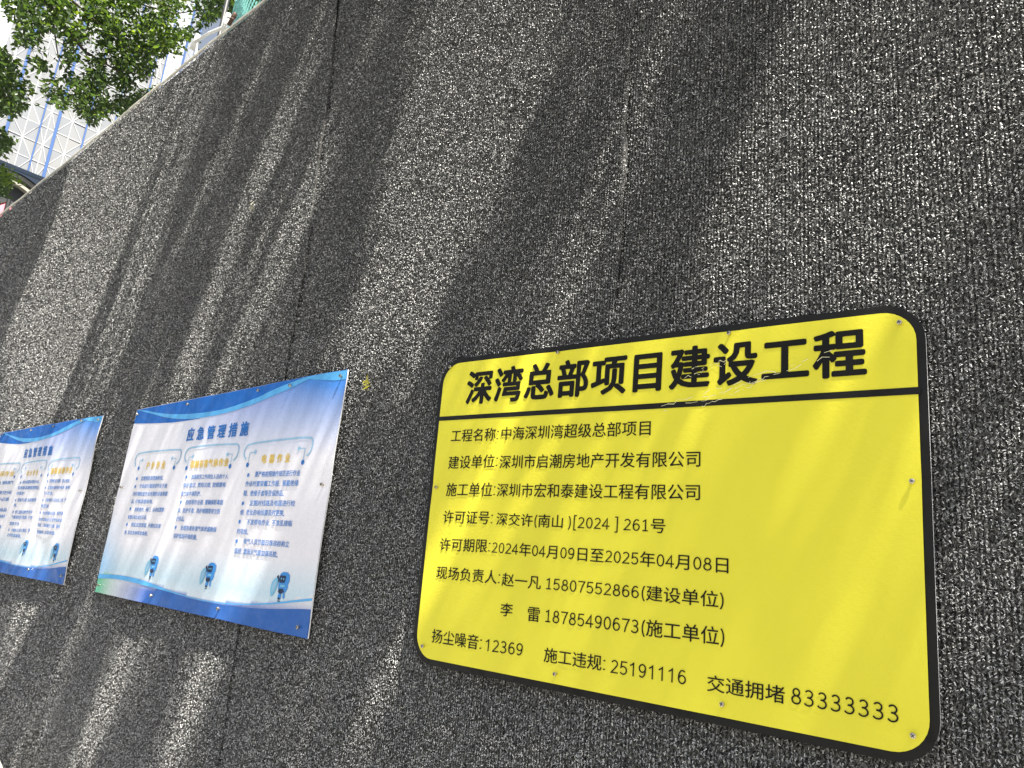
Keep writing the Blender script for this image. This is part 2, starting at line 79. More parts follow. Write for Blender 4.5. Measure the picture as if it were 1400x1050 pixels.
# ---------------------------------------------------------------- helpers
def tag(o, label=None, cat=None, group=None, kind=None):
    if label: o['label'] = label
    if cat: o['category'] = cat
    if group: o['group'] = group
    if kind: o['kind'] = kind
    return o
def empty(name, loc, label, cat, group=None):
    o = bpy.data.objects.new(name, None); COL.objects.link(o); o.location = loc; o.empty_display_size = .1
    return tag(o, label, cat, group)
def link(name, me, mat=None, parent=None, smooth=False):
    if mat is not None and not me.materials: me.materials.append(mat)
    if smooth: me.polygons.foreach_set('use_smooth', [True] * len(me.polygons))
    o = bpy.data.objects.new(name, me); COL.objects.link(o)
    if parent is not None:
        o.parent = parent
        o.matrix_parent_inverse = Matrix.Translation(-Vector(parent.location))
    return o
def mesh(name, v, f):
    me = bpy.data.meshes.new(name); me.from_pydata([tuple(p) for p in v], [], f); me.update(); return me
class MB:
    def __init__(s): s.v = []; s.f = []
    def add(s, v, f):
        b = len(s.v); s.v += [tuple(p) for p in v]; s.f += [tuple(b + i for i in q) for q in f]
    def box(s, x0, x1, y0, y1, z0, z1):
        s.add([(x0,y0,z0),(x1,y0,z0),(x1,y1,z0),(x0,y1,z0),(x0,y0,z1),(x1,y0,z1),(x1,y1,z1),(x0,y1,z1)],
              [(0,3,2,1),(4,5,6,7),(0,1,5,4),(1,2,6,5),(2,3,7,6),(3,0,4,7)])
    def tube(s, pts, rad, n=8, cap=True):
        pts = [Vector(p) for p in pts]
        if not hasattr(rad, '__len__'): rad = [rad] * len(pts)
        b = len(s.v); up = Vector((0.13, 0.21, 1)).normalized()
        for i, p in enumerate(pts):
            t = (pts[min(i + 1, len(pts) - 1)] - pts[max(i - 1, 0)]).normalized()
            a = t.cross(up)
            if a.length < .05: a = t.cross(Vector((1, 0, 0)))
            a.normalize(); c = t.cross(a)
            for k in range(n):
                q = 2 * math.pi * k / n; s.v.append(tuple(p + (a * math.cos(q) + c * math.sin(q)) * rad[i]))
        for i in range(len(pts) - 1):
            for k in range(n):
                s.f.append((b + i*n + k, b + i*n + (k+1) % n, b + (i+1)*n + (k+1) % n, b + (i+1)*n + k))
        if cap:
            s.f.append(tuple(b + k for k in range(n))[::-1]); e = b + (len(pts) - 1) * n
            s.f.append(tuple(e + k for k in range(n)))
    def bar(s, a, b, w_, d_, nrm):
        a, b = Vector(a), Vector(b); t = (b - a).normalized(); nrm = Vector(nrm); c = t.cross(nrm).normalized()
        v = [a + c*w_/2*i + nrm*d_*j for i, j in ((-1,0),(1,0),(1,1),(-1,1))] + [b + c*w_/2*i + nrm*d_*j for i, j in ((-1,0),(1,0),(1,1),(-1,1))]
        s.add(v, [(0,1,2,3),(7,6,5,4),(0,4,5,1),(1,5,6,2),(2,6,7,3),(3,7,4,0)])
    def build(s, name, mat, parent=None, smooth=False):
        return link(name, mesh(name, s.v, s.f), mat, parent, smooth)

def mat(name, col, rough=.6, metal=0, spec=.5, **k):
    m = bpy.data.materials.new(name); m.use_nodes = True
    b = m.node_tree.nodes['Principled BSDF']
    b.inputs['Base Color'].default_value = (*col, 1); b.inputs['Roughness'].default_value = rough
    b.inputs['Metallic'].default_value = metal; b.inputs['Specular IOR Level'].default_value = spec
    for a, c in k.items(): b.inputs[a].default_value = c
    return m
def N(m, t, **k):
    n = m.node_tree.nodes.new(t)
    for a, b in k.items():
        if a.startswith('i_'): n.inputs[a[2:].replace('_', ' ')].default_value = b
        else: setattr(n, a, b)
    return n
def L(m, a, b): m.node_tree.links.new(a, b)
def mathn(m, op, a, b=None, c=None):
    n = N(m, 'ShaderNodeMath', operation=op)
    for i, x in enumerate((a, b, c)):
        if x is None: continue
        if isinstance(x, (int, float)): n.inputs[i].default_value = x
        else: L(m, x, n.inputs[i])
    return n.outputs[0]
def ramp(m, fac, stops):
    r = N(m, 'ShaderNodeValToRGB'); e = r.color_ramp.elements
    while len(e) < len(stops): e.new(.5)
    for q, (p, c) in zip(e, stops): q.position = p; q.color = (*c, 1)
    L(m, fac, r.inputs[0]); return r.outputs[0]
def grain(m, scale=30, amt=.12, rough=0, bump=0, bscale=200):
    """subtle uneven tone and fine relief on a plain material"""
    b = m.node_tree.nodes['Principled BSDF']; c = b.inputs['Base Color'].default_value[:]
    tc = N(m, 'ShaderNodeTexCoord'); n = N(m, 'ShaderNodeTexNoise', i_Scale=scale, i_Detail=5.0)
    L(m, tc.outputs['Object'], n.inputs['Vector'])
    lo = tuple(x * (1 - amt) for x in c[:3]); hi = tuple(min(1, x * (1 + amt)) for x in c[:3])
    L(m, ramp(m, n.outputs['Fac'], [(.3, lo), (.7, hi)]), b.inputs['Base Color'])
    if bump:
        n2 = N(m, 'ShaderNodeTexNoise', i_Scale=bscale, i_Detail=3.0); L(m, tc.outputs['Object'], n2.inputs['Vector'])
        bp = N(m, 'ShaderNodeBump', i_Strength=bump, i_Distance=.002); L(m, n2.outputs['Fac'], bp.inputs['Height'])
        L(m, bp.outputs[0], b.inputs['Normal'])
    return m

# ---------------------------------------------------------------- materials
def knit_material():
    m = mat('knit_fabric', (.1, .1, .1), .95, spec=.15); b = m.node_tree.nodes['Principled BSDF']
    tc = N(m, 'ShaderNodeTexCoord'); sp = N(m, 'ShaderNodeSeparateXYZ'); L(m, tc.outputs['Object'], sp.inputs[0])
    # warped coordinates, stitches a little taller than wide
    wn = N(m, 'ShaderNodeTexNoise', i_Scale=90.0, i_Detail=2.0); L(m, tc.outputs['Object'], wn.inputs['Vector'])
    ws = N(m, 'ShaderNodeVectorMath', operation='SCALE'); ws.inputs['Scale'].default_value = .009
    sub = N(m, 'ShaderNodeVectorMath', operation='SUBTRACT'); sub.inputs[1].default_value = (.5, .5, .5)
    L(m, wn.outputs['Color'], sub.inputs[0]); L(m, sub.outputs[0], ws.inputs[0])
    ad = N(m, 'ShaderNodeVectorMath', operation='ADD'); L(m, tc.outputs['Object'], ad.inputs[0]); L(m, ws.outputs[0], ad.inputs[1])
    def layer(rot, sx, sz):
        mp = N(m, 'ShaderNodeMapping'); mp.inputs['Rotation'].default_value = (0, rot, 0); mp.inputs['Scale'].default_value = (sx, 1, sz)
        L(m, ad.outputs[0], mp.inputs['Vector'])
        n = N(m, 'ShaderNodeTexNoise', i_Scale=1.0, i_Detail=2.5, i_Roughness=.6); L(m, mp.outputs[0], n.inputs['Vector'])
        return n.outputs['Fac']
    a = layer(.5, 420, 190); c = layer(-.55, 400, 180); d = layer(0, 240, 260)
    mx = mathn(m, 'MAXIMUM', a, c); mx = mathn(m, 'ADD', mathn(m, 'MULTIPLY', mx, .72), mathn(m, 'MULTIPLY', d, .28))
    # wales: faint vertical columns 8 mm apart
    wl = mathn(m, 'SINE', mathn(m, 'MULTIPLY', sp.outputs[0], 2 * math.pi / .0085))
    big = N(m, 'ShaderNodeTexNoise', i_Scale=7.0, i_Detail=4.0); L(m, tc.outputs['Object'], big.inputs['Vector'])
    h = mathn(m, 'ADD', mx, mathn(m, 'MULTIPLY', wl, .022)); h = mathn(m, 'ADD', h, mathn(m, 'MULTIPLY', mathn(m, 'SUBTRACT', big.outputs['Fac'], .5), .05))
    md_ = N(m, 'ShaderNodeTexNoise', i_Scale=105.0, i_Detail=2.0); L(m, tc.outputs['Object'], md_.inputs['Vector'])
    h = mathn(m, 'ADD', h, mathn(m, 'MULTIPLY', mathn(m, 'SUBTRACT', md_.outputs['Fac'], .5), .16))
    KN = KNIT
    L(m, ramp(m, h, KN['ramp']), b.inputs['Base Color'])
    bp = N(m, 'ShaderNodeBump', i_Strength=KN['bump'], i_Distance=KN['dist']); L(m, h, bp.inputs['Height'])
    L(m, bp.outputs[0], b.inputs['Normal'])
    return m
KNIT = dict(ramp=[(.455, (.022, .022, .021)), (.52, (.09, .09, .085)), (.58, (.27, .268, .25)), (.66, (.58, .57, .54))], bump=1.0, dist=.05)
M_knit = knit_material()
M_board = grain(mat('hoarding_board', (.35, .35, .33), .7), 8, .2)
M_cap = grain(mat('cream_trim', (.70, .67, .56), .55), 14, .2, bump=.3)
M_screw = mat('screw_steel', (.55, .5, .42), .3, 1.0)
M_slot = mat('screw_slot', (.03, .03, .03), .6)

def film(name, col, wave=.15, rough=.25, weave=0.0, coat=.0):
    """printed vinyl film: faint unevenness of tone, wavy gloss, optional honeycomb weave"""
    m = mat(name, col, rough, spec=.45); b = m.node_tree.nodes['Principled BSDF']; b.inputs['Specular IOR Level'].default_value = .3
    tc = N(m, 'ShaderNodeTexCoord')
    n = N(m, 'ShaderNodeTexNoise', i_Scale=5.0, i_Detail=6.0); L(m, tc.outputs['Object'], n.inputs['Vector'])
    L(m, ramp(m, n.outputs['Fac'], [(.3, tuple(x * .965 for x in col)), (.7, tuple(min(1, x * 1.02) for x in col))]), b.inputs['Base Color'])
    n1 = N(m, 'ShaderNodeTexNoise', i_Scale=9.0, i_Detail=3.0); L(m, tc.outputs['Object'], n1.inputs['Vector'])
    n2 = N(m, 'ShaderNodeTexNoise', i_Scale=160.0, i_Detail=2.0); L(m, tc.outputs['Object'], n2.inputs['Vector'])
    hh = mathn(m, 'ADD', mathn(m, 'MULTIPLY', n1.outputs['Fac'], .02 * wave / .15), mathn(m, 'MULTIPLY', n2.outputs['Fac'], .0006))
    if weave:
        v = N(m, 'ShaderNodeTexVoronoi', i_Scale=330.0, i_Randomness=.25); v.feature = 'DISTANCE_TO_EDGE'
        L(m, tc.outputs['Object'], v.inputs['Vector']); hh = mathn(m, 'ADD', hh, mathn(m, 'MULTIPLY', v.outputs['Distance'], .0011 * weave))
    # a few hairline cracks and scuffs in the film
    w_ = N(m, 'ShaderNodeTexNoise', i_Scale=26.0, i_Detail=6.0, i_Roughness=.7); L(m, tc.outputs['Object'], w_.inputs['Vector'])
    rr = N(m, 'ShaderNodeMapRange'); rr.inputs['From Min'].default_value = .35; rr.inputs['From Max'].default_value = .75
    rr.inputs['To Min'].default_value = rough * .7; rr.inputs['To Max'].default_value = min(1, rough * 1.8)
    L(m, w_.outputs['Fac'], rr.inputs['Value']); L(m, rr.outputs[0], b.inputs['Roughness'])
    bp = N(m, 'ShaderNodeBump', i_Strength=.6, i_Distance=1.0); L(m, hh, bp.inputs['Height']); L(m, bp.outputs[0], b.inputs['Normal'])
    return m
M_yellow = film('yellow_film', (.82, .74, .045), .008, .42, .5)
M_black = film('black_film', (.006, .0055, .004), .03, .5)
M_ink = mat('black_ink', (.006, .0055, .004), .5, spec=.2)
M_pvc = grain(mat('white_pvc_edge', (.8, .8, .8), .4), 30, .05)
M_scuff = mat('scuffed_film', (.85, .82, .5), .35)
def ink(name, col): return film(name, col, .012, .5)
M_blue1 = ink('deep_blue_print', (.004, .13, .50)); M_blue2 = ink('sky_blue_print', (.10, .42, .80)); M_blue3 = ink('royal_blue_print', (.025, .12, .42))
M_tblue = ink('blue_lettering', (.012, .16, .52)); M_body = ink('small_blue_lettering', (.05, .22, .60)); M_gold = ink('gold_lettering', (.80, .56, .10))
M_line = ink('pale_blue_line', (.30, .52, .70)); M_white = ink('white_print', (.70, .69, .71)); M_dark = ink('navy_print', (.012, .03, .08))
M_cyan = ink('cyan_print', (.18, .50, .72)); M_rblue = ink('robot_blue_print', (.05, .27, .68))
def attr_film():
    m = film('poster_film', (.7, .7, .72), .03, .25); b = m.node_tree.nodes['Principled BSDF']
    a = N(m, 'ShaderNodeVertexColor'); a.layer_name = 'print'; L(m, a.outputs['Color'], b.inputs['Base Color']); return m
M_poster = attr_film()

# ---------------------------------------------------------------- the setting: ground and pavement
me = mesh('ground', [(-400,-400,-.02),(400,-400,-.02),(400,400,-.02),(-400,400,-.02)], [(0,1,2,3)])
tag(link('ground', me, grain(mat('asphalt_ground', (.11, .11, .105), .9), .4, .3)), kind='structure')
pm = MB(); pm.box(-16, 6, -3.2, -.06, -.016, .10)
tag(pm.build('pavement', grain(mat('concrete_paving', (.20, .195, .18), .85), 3, .2, bump=.4)), kind='structure')

# ---------------------------------------------------------------- the wall
def top_z(x):
    for a, b in zip(TOP, TOP[1:]):
        if a[0] <= x <= b[0]: return a[1] + (b[1] - a[1]) * (x - a[0]) / (b[0] - a[0])
    return TOP[-1][1]
wall = empty('hoarding_wall', (-4, .05, 0), 'long tall site hoarding covered in grey flecked knitted fabric', 'wall')
mb = MB(); xs = [t[0] for t in TOP]
for a, b in zip(xs, xs[1:]):
    za, zb = top_z(a) - .012, top_z(b) - .012
    mb.add([(a,.03,0),(b,.03,0),(b,.07,0),(a,.07,0),(a,.03,za),(b,.03,zb),(b,.07,zb),(a,.07,za)], [(0,3,2,1),(4,5,6,7),(0,1,5,4),(2,3,7,6)] + ([(3,0,4,7)] if a == xs[0] else []) + ([(1,2,6,5)] if b == xs[-1] else []))
mb.build('backing_board', M_board, wall)
mb = MB(); pts = []
for i in range(170):
    x = -14 + 17 * i / 169; pts.append((x, -.006, top_z(x) + .008 + .003 * math.sin(x * 9.1) + .002 * math.sin(x * 23)))
mb.tube(pts, .0065, 6)
tag(mb.build('top_trim', M_cap, wall, True), 'cream rolled edge along the top')
def hsh(a, b): return math.sin(a * 12.9898 + b * 78.233) * 43758.5453 % 1
def vn(x, z, s):
    x *= s; z *= s; i, j = math.floor(x), math.floor(z); u, v = x - i, z - j; u = u*u*(3-2*u); v = v*v*(3-2*v)
    return (hsh(i,j)*(1-u)+hsh(i+1,j)*u)*(1-v) + (hsh(i,j+1)*(1-u)+hsh(i+1,j+1)*u)*v - .5
SEAMS = [-12.3, -11.1, -9.95, -8.8, -7.65, -6.5, -5.42, -4.33, -3.27, -2.06, -.85, .36, 1.5, 2.9]
def seam_x(s, z):
    d = .010 * math.sin(z * 2.1 + s * 5) + .004 * math.sin(z * 9 + s)
    if abs(s + 2.06) < .01: d += -.085 * max(0, (z - 2.2) / 1.4) ** 1.5 + .03 * max(0, 1.6 - z) * .3
    if abs(s + .85) < .01: d += .004 * math.sin(z * 31) * (z > 2.3) - .02 * (z - 2.4) * .5
    return s + d
def ysurf(x, z):   # gentle sag of the fabric, always in front of the board
    return -.004 - .010 * (vn(x, z * .35, 1.7) + .5) - .005 * (vn(x + 9, z * .5, 4.3) + .5)
for k in range(len(SEAMS) - 1):
    s0, s1 = SEAMS[k], SEAMS[k + 1]; nx, nz = 40, 130; v = []; f = []
    for j in range(nz + 1):
        for i in range(nx + 1):
            q = j / nz; zz = .06 + q * 3.8
            x0, x1 = seam_x(s0, zz) - .006, seam_x(s1, zz) + .010
            u = i / nx; x = x0 + (x1 - x0) * u
            z = .06 + q * (top_z(x) - .06)
            y = ysurf(x, z) + .0015 * (k % 2)
            er = max(0, 1 - (x1 - x) / .05); el = max(0, 1 - (x - x0) / .06)
            y -= er ** 1.5 * (.002 + .007 * (vn(3.1 * k, z, 2.6) + .5)) * ((1 if k == 9 else .85) * (1 if z > 2.2 else .3) if k in (8, 9) else .3)          # lifted right edge laps over the next sheet
            y += el * .002 if k else 0
            if q > .985: y += (q - .985) / .015 * .012
            v.append((x, min(y, .012), z))
    for j in range(nz):
        for i in range(nx):
            a = j * (nx + 1) + i; f.append((a, a + 1, a + nx + 2, a + nx + 1))
    me = mesh('fabric_sheet', v, f)
    o = link('fabric_sheet', me, M_knit, wall, True)
    md = o.modifiers.new('thickness', 'SOLIDIFY'); md.thickness = .0025; md.offset = -1
# the yarn itself: tiny flat loops that stand out of the knit, dense where the wall is near
def hshn(a, b): return (np.sin(a * 12.9898 + b * 78.233) * 43758.5453) % 1
def vnn(x, z, s):
    x = x * s; z = z * s; i, j = np.floor(x), np.floor(z); u, v = x - i, z - j; u = u*u*(3-2*u); v = v*v*(3-2*v)
    return (hshn(i,j)*(1-u)+hshn(i+1,j)*u)*(1-v) + (hshn(i,j+1)*(1-u)+hshn(i+1,j+1)*u)*v - .5
def sheet_y(k, x, z):
    s0, s1 = SEAMS[k], SEAMS[k + 1]
    x0 = np.interp(z, ZS, [seam_x(s0, q) - .006 for q in ZS]); x1 = np.interp(z, ZS, [seam_x(s1, q) + .010 for q in ZS])
    y = -.004 - .010 * (vnn(x, z * .35, 1.7) + .5) - .005 * (vnn(x + 9, z * .5, 4.3) + .5) + .0015 * (k % 2)
    er = np.clip(1 - (x1 - x) / .05, 0, 1); el = np.clip(1 - (x - x0) / .06, 0, 1)
    y -= er ** 1.5 * (.002 + .007 * (vnn(3.1 * k + 0 * z, z, 2.6) + .5)) * (np.where(z > 2.2, 1, .3) * (1 if k == 9 else .85) if k in (8, 9) else .3)
    y += el * .002 * (1 if k else 0)
    return y, (x > x0) & (x < x1)
ZS = np.linspace(.1, 4, 60)
VIEW = [(.15, 1.1), (.25, 2.85), (-2.3, 4.1), (-12, 4.1), (-12, .5), (-3.6, .3)]
def inside_np(P, poly_):
    x, y = P[:, 0], P[:, 1]; r = np.zeros(len(P), bool); n = len(poly_)
    for i in range(n):
        x1, y1 = poly_[i]; x2, y2 = poly_[(i+1) % n]
        r ^= ((y1 > y) != (y2 > y)) & (x < (x2 - x1) * (y - y1) / (y2 - y1 + 1e-12) + x1)
    return r
def shrink(cn, f): c = np.mean(cn, 0); return [tuple(c + (np.array(p) - c) * f) for p in cn]
TZ = np.array(TOP)
M_loop = mat('yarn_loops', (.2, .2, .2), .5, spec=.55)
_b = M_loop.node_tree.nodes['Principled BSDF']; _g = N(M_loop, 'ShaderNodeNewGeometry')
L(M_loop, ramp(M_loop, _g.outputs['Random Per Island'], LOOPRAMP), _b.inputs['Base Color'])
for k in range(4, 12):
    xm = max(SEAMS[k], min(SEAMS[k+1], 0)) ; xm = (SEAMS[k] + SEAMS[k+1]) / 2 if k < 11 else .1
    dist = math.hypot(xm, 1.4); Ls = max(.0046, .0017 * dist ** .92)
    z0, z1 = .3, 4.0; area = (SEAMS[k+1] - SEAMS[k]) * (z1 - z0)
    n = int(area * LOOPCOV / (.42 * Ls * Ls))
    P = np.stack([rng.uniform(SEAMS[k] - .06, SEAMS[k+1] + .03, n), rng.uniform(z0, z1, n)], 1)
    # stitches line up loosely in vertical wales
    wp = Ls * 1.45; P[:, 0] += (np.round(P[:, 0] / wp) * wp - P[:, 0]) * .45
    P = P[inside_np(P, VIEW)]; P = P[P[:, 1] < np.interp(P[:, 0], TZ[:, 0], TZ[:, 1]) - .012]
    for cn in (Y_CORN, A_CORN, B_CORN): P = P[~inside_np(P, shrink(cn, .94))]
    y, ok = sheet_y(k, P[:, 0], P[:, 1]); P = P[ok]; y = y[ok]; n = len(P)
    nr = np.stack([rng.normal(.1, .8, n), -np.ones(n), rng.normal(1.0, .8, n)], 1); nr /= np.linalg.norm(nr, axis=1)[:, None]
    an = rng.choice([-.55, .0, .6, 1.3], n, p=[.32, .28, .25, .15]) + rng.normal(0, .28, n)
    d0 = np.stack([np.sin(an), np.zeros(n), np.cos(an)], 1); d0 -= nr * (d0 * nr).sum(1)[:, None]; d0 /= np.linalg.norm(d0, axis=1)[:, None]
    e0 = np.cross(d0, nr); l = Ls * rng.uniform(.55, 1.25, n) / 2; wd_ = Ls * rng.uniform(.13, .25, n)
    C0 = np.stack([P[:, 0], y - .0022 - Ls * .22, P[:, 1]], 1)
    Q = np.stack([C0 - d0*l[:, None] - e0*wd_[:, None]*.6, C0 - d0*l[:, None]*.9 + e0*wd_[:, None]*.6, C0 + d0*l[:, None] + e0*wd_[:, None], C0 + d0*l[:, None] - e0*wd_[:, None]], 1)
    V = Q.reshape(-1, 3); me = bpy.data.meshes.new('yarn_loops'); me.vertices.add(4*n); me.vertices.foreach_set('co', V.ravel())
    me.loops.add(4*n); me.loops.foreach_set('vertex_index', np.arange(4*n, dtype=np.int32)); me.polygons.add(n)
    me.polygons.foreach_set('loop_start', np.arange(0, 4*n, 4, dtype=np.int32)); me.polygons.foreach_set('loop_total', np.full(n, 4, dtype=np.int32)); me.update()
    tag(link('yarn_loops', me, M_loop, wall), kind='stuff'); print('loops', k, n, Ls)

# ---------------------------------------------------------------- lettering and prints
_tc = {}
def cjk_glyph(ch, off):
    if (ch, off) in _tc: return _tc[(ch, off)]
    c = bpy.data.curves.new('lettering', 'FONT'); c.body = ch; c.offset = off; c.resolution_u = 3
    o = bpy.data.objects.new('lettering', c); COL.objects.link(o)
    bpy.context.view_layer.update()
    m = bpy.data.meshes.new_from_object(o.evaluated_get(bpy.context.evaluated_depsgraph_get()))
    co = np.empty(len(m.vertices) * 3); m.vertices.foreach_get('co', co); co = co.reshape(-1, 3)[:, :2].copy()
    fs = [tuple(p.vertices) for p in m.polygons]
    bpy.data.objects.remove(o); bpy.data.curves.remove(c); bpy.data.meshes.remove(m)
    _tc[(ch, off)] = (co, fs); return _tc[(ch, off)]
def arc(cx, cy, rx, ry, a0, a1, n=14):
    return [(cx + rx * math.cos(math.radians(a0 + (a1-a0) * i / n)), cy + ry * math.sin(math.radians(a0 + (a1-a0) * i / n))) for i in range(n + 1)]
H = .735
STROKES = {
 '0': (.56, [arc(.28, H/2, .185, H/2-.03, 90, 450, 28)]),
 '1': (.56, [[(.13, .60), (.30, .705), (.30, 0)], [(.12, .03), (.45, .03)]]),
 'plain1': (.56, [[(.10, .56), (.20, .62), (.30, .705), (.30, 0)]]),
 '2': (.56, [arc(.27, .52, .175, .185, 155, -25, 14) + [(.34, .33), (.08, .035), (.49, .035)]]),
 '3': (.56, [arc(.26, .545, .16, .16, 150, -75, 14) + [(.20, .385)], [(.20, .385)] + arc(.25, .205, .20, .18, 80, -150, 16)]),
 '4': (.56, [[(.36, 0), (.36, .70), (.05, .21), (.52, .21)]]),
 '5': (.56, [[(.46, .70), (.14, .70), (.11, .385)] + arc(.255, .235, .195, .21, 120, -148, 18)]),
 '6': (.56, [arc(.285, .235, .18, .205, 90, 450, 24), [(.105, .24)] + arc(.31, .33, .205, .375, 178, 55, 14)]),
 '7': (.56, [[(.06, .70), (.48, .70), (.36, .46), (.27, .20), (.23, 0)]]),
 '8': (.56, [arc(.28, .545, .145, .16, 90, 450, 22), arc(.28, .205, .19, .18, 90, 450, 24)]),
 '9': (.56, [arc(.27, .50, .18, .205, 90, 450, 24), [(.45, .49)] + arc(.245, .405, .205, .375, 2, -125, 14)]),
 '(': (.34, [arc(.42, .32, .27, .54, 122, 238, 12)]), ')': (.34, [arc(-.08, .32, .27, .54, 58, -58, 12)]),
 '[': (.34, [[(.28, .83), (.12, .83), (.12, -.15), (.28, -.15)]]), ']': (.34, [[(.06, .83), (.22, .83), (.22, -.15), (.06, -.15)]]),
 ':': (.28, [[(.14, .52), (.14, .59)], [(.14, .01), (.14, .08)]]), ',': (.6, [[(.12, .03), (.15, -.06), (.09, -.12)]]), ' ': (.25, []), '　': (1.0, []),
 '。': (.9, [arc(.16, 0, .07, .07, 0, 360, 12)]), '、': (.9, [[(.10, .08), (.24, -.06)]])}
def stroke_glyph(ch, w_):
    adv, paths = STROKES[ch]; co = []; fs = []
    for li, p in enumerate(paths):
        w2 = w_ * (1.6 if ch == ':' else 1); p = [Vector(q) for q in p]; b = len(co); closed = (p[0] - p[-1]).length < 1e-4 and len(p) > 5
        for i, a in enumerate(p):
            t0 = (a - p[i-1]).normalized() if i else ((p[0] - p[-2]).normalized() if closed else (p[1] - a).normalized())
            t1 = (p[i+1] - a).normalized() if i < len(p)-1 else ((p[1] - p[0]).normalized() if closed else t0)
            t = (t0 + t1); t = t.normalized() if t.length > .1 else t1; k = w2 / 2 / max(.45, t.dot(t1)); n_ = Vector((-t.y, t.x)) * k
            co += [(*(a + n_), li), (*(a - n_), li)]
            if i: q = b + 2 * i; fs.append((q-2, q-1, q+1, q))
    return adv, co, fs
def text_mesh(t, off, sw, track=0.0):
    X = []; F = []; pen = -track; n = 0; plain = t.isdigit() or t[:2] == '25'
    for ch in t:
        pen += track
        if ch == '1' and plain: ch = 'plain1'
        if ch in STROKES:
            adv, co, fs = stroke_glyph(ch, sw); co = [(a, b, c) for a, b, c in co]
        else:
            co, fs = cjk_glyph(ch, off); adv = 1.0; co = [(a, b, 0) for a, b in co]
        X += [(a + pen, b, c) for a, b, c in co]; F += [tuple(n + i for i in f) for f in fs]; n += len(co); pen += adv
    return np.array(X), F
def lettering(t, lb, rb, lt, surf, layer, material, parent, off=0.0, name='lettering', latin=False, bold=0.0, sw=.066, track=0.0):
    co, fs = text_mesh(t, off, sw, track)
    x0, x1 = co[:, 0].min(), co[:, 0].max()
    y0, y1 = (0.0, .74) if latin else (-.075, .845)
    lb, rb, lt = np.array(lb), np.array(rb), np.array(lt)
    u = (co[:, 0] - x0) / (x1 - x0); v = (co[:, 1] - y0) / (y1 - y0)
    ex = rb - lb; ev = lt - lb
    ev = np.array([ev[0] * .35, ev[1]])                       # nearly upright letters
    V = []; F = []; e = bold * abs(ev[1])
    for k, (dx, dz) in enumerate([(0, 0)] + ([(e, 0), (-e, 0), (0, e*.8), (0, -e*.8), (e*.7, e*.6), (-e*.7, -e*.6), (e*.7, -e*.6), (-e*.7, e*.6)] if bold else [])):
        P = lb + u[:, None] * ex + v[:, None] * ev + (dx, dz); b = len(V)
        V += [(float(a), surf(float(a), float(c)) - layer - .00004 * (k + 10 * q), float(c)) for (a, c), q in zip(P, co[:, 2])]
        F += [tuple(b + i for i in f) for f in fs]
    return link(name, mesh(name, V, F), material, parent)
def poly(name, pts, surf, layer, material, parent, tri=None):
    v = [(p[0], surf(*p) - layer, p[1]) for p in pts]
    me = mesh(name, v, tri or [tuple(range(len(v)))])
    return link(name, me, material, parent)
def strip(name, up, lo, surf, layer, material, parent):
    n = 60
    def rs(p):
        p = np.array(p); d = np.r_[0, np.cumsum(np.hypot(*np.diff(p, axis=0).T))]; s = np.linspace(0, d[-1], n)
        # smooth the measured points with a small moving average after dense resampling
        q = np.stack([np.interp(s, d, p[:, 0]), np.interp(s, d, p[:, 1])], 1)
        k = np.ones(7) / 7; e = np.pad(q, ((3, 3), (0, 0)), mode='reflect', reflect_type='odd')
        return np.stack([np.convolve(e[:, 0], k, 'valid'), np.convolve(e[:, 1], k, 'valid')], 1)
    a, b = rs(up), rs(lo); v = []; f = []; m_ = 6
    for i in range(n):
        for j in range(m_ + 1):
            p = a[i] + (b[i] - a[i]) * j / m_; v.append((float(p[0]), surf(float(p[0]), float(p[1])) - layer, float(p[1])))
    for i in range(n - 1):
        for j in range(m_): q = i * (m_ + 1) + j; f.append((q, q + m_ + 1, q + m_ + 2, q + 1))
    return link(name, mesh(name, v, f), material, parent)
def line_mesh(name, pts, wd, surf, layer, material, parent, rnd=0):
    p = [Vector((a, b)) for a, b in pts]
    for _ in range(rnd):
        q = [p[0]]
        for a, b in zip(p, p[1:]): q += [a.lerp(b, .25), a.lerp(b, .75)]
        p = q + [p[-1]]
    v = []; f = []
    for i, a in enumerate(p):
        t = (p[min(i+1, len(p)-1)] - p[max(i-1, 0)]).normalized(); n_ = Vector((-t.y, t.x)) * wd / 2
        for c in (a + n_, a - n_): v.append((c.x, surf(c.x, c.y) - layer, c.y))
        if i: f.append((2*i-2, 2*i-1, 2*i+1, 2*i))
    return link(name, mesh(name, v, f), material, parent)
def disc(c, r, n=14): return [(c[0] + r * math.cos(2*math.pi*k/n), c[1] + r * math.sin(2*math.pi*k/n)) for k in range(n)]
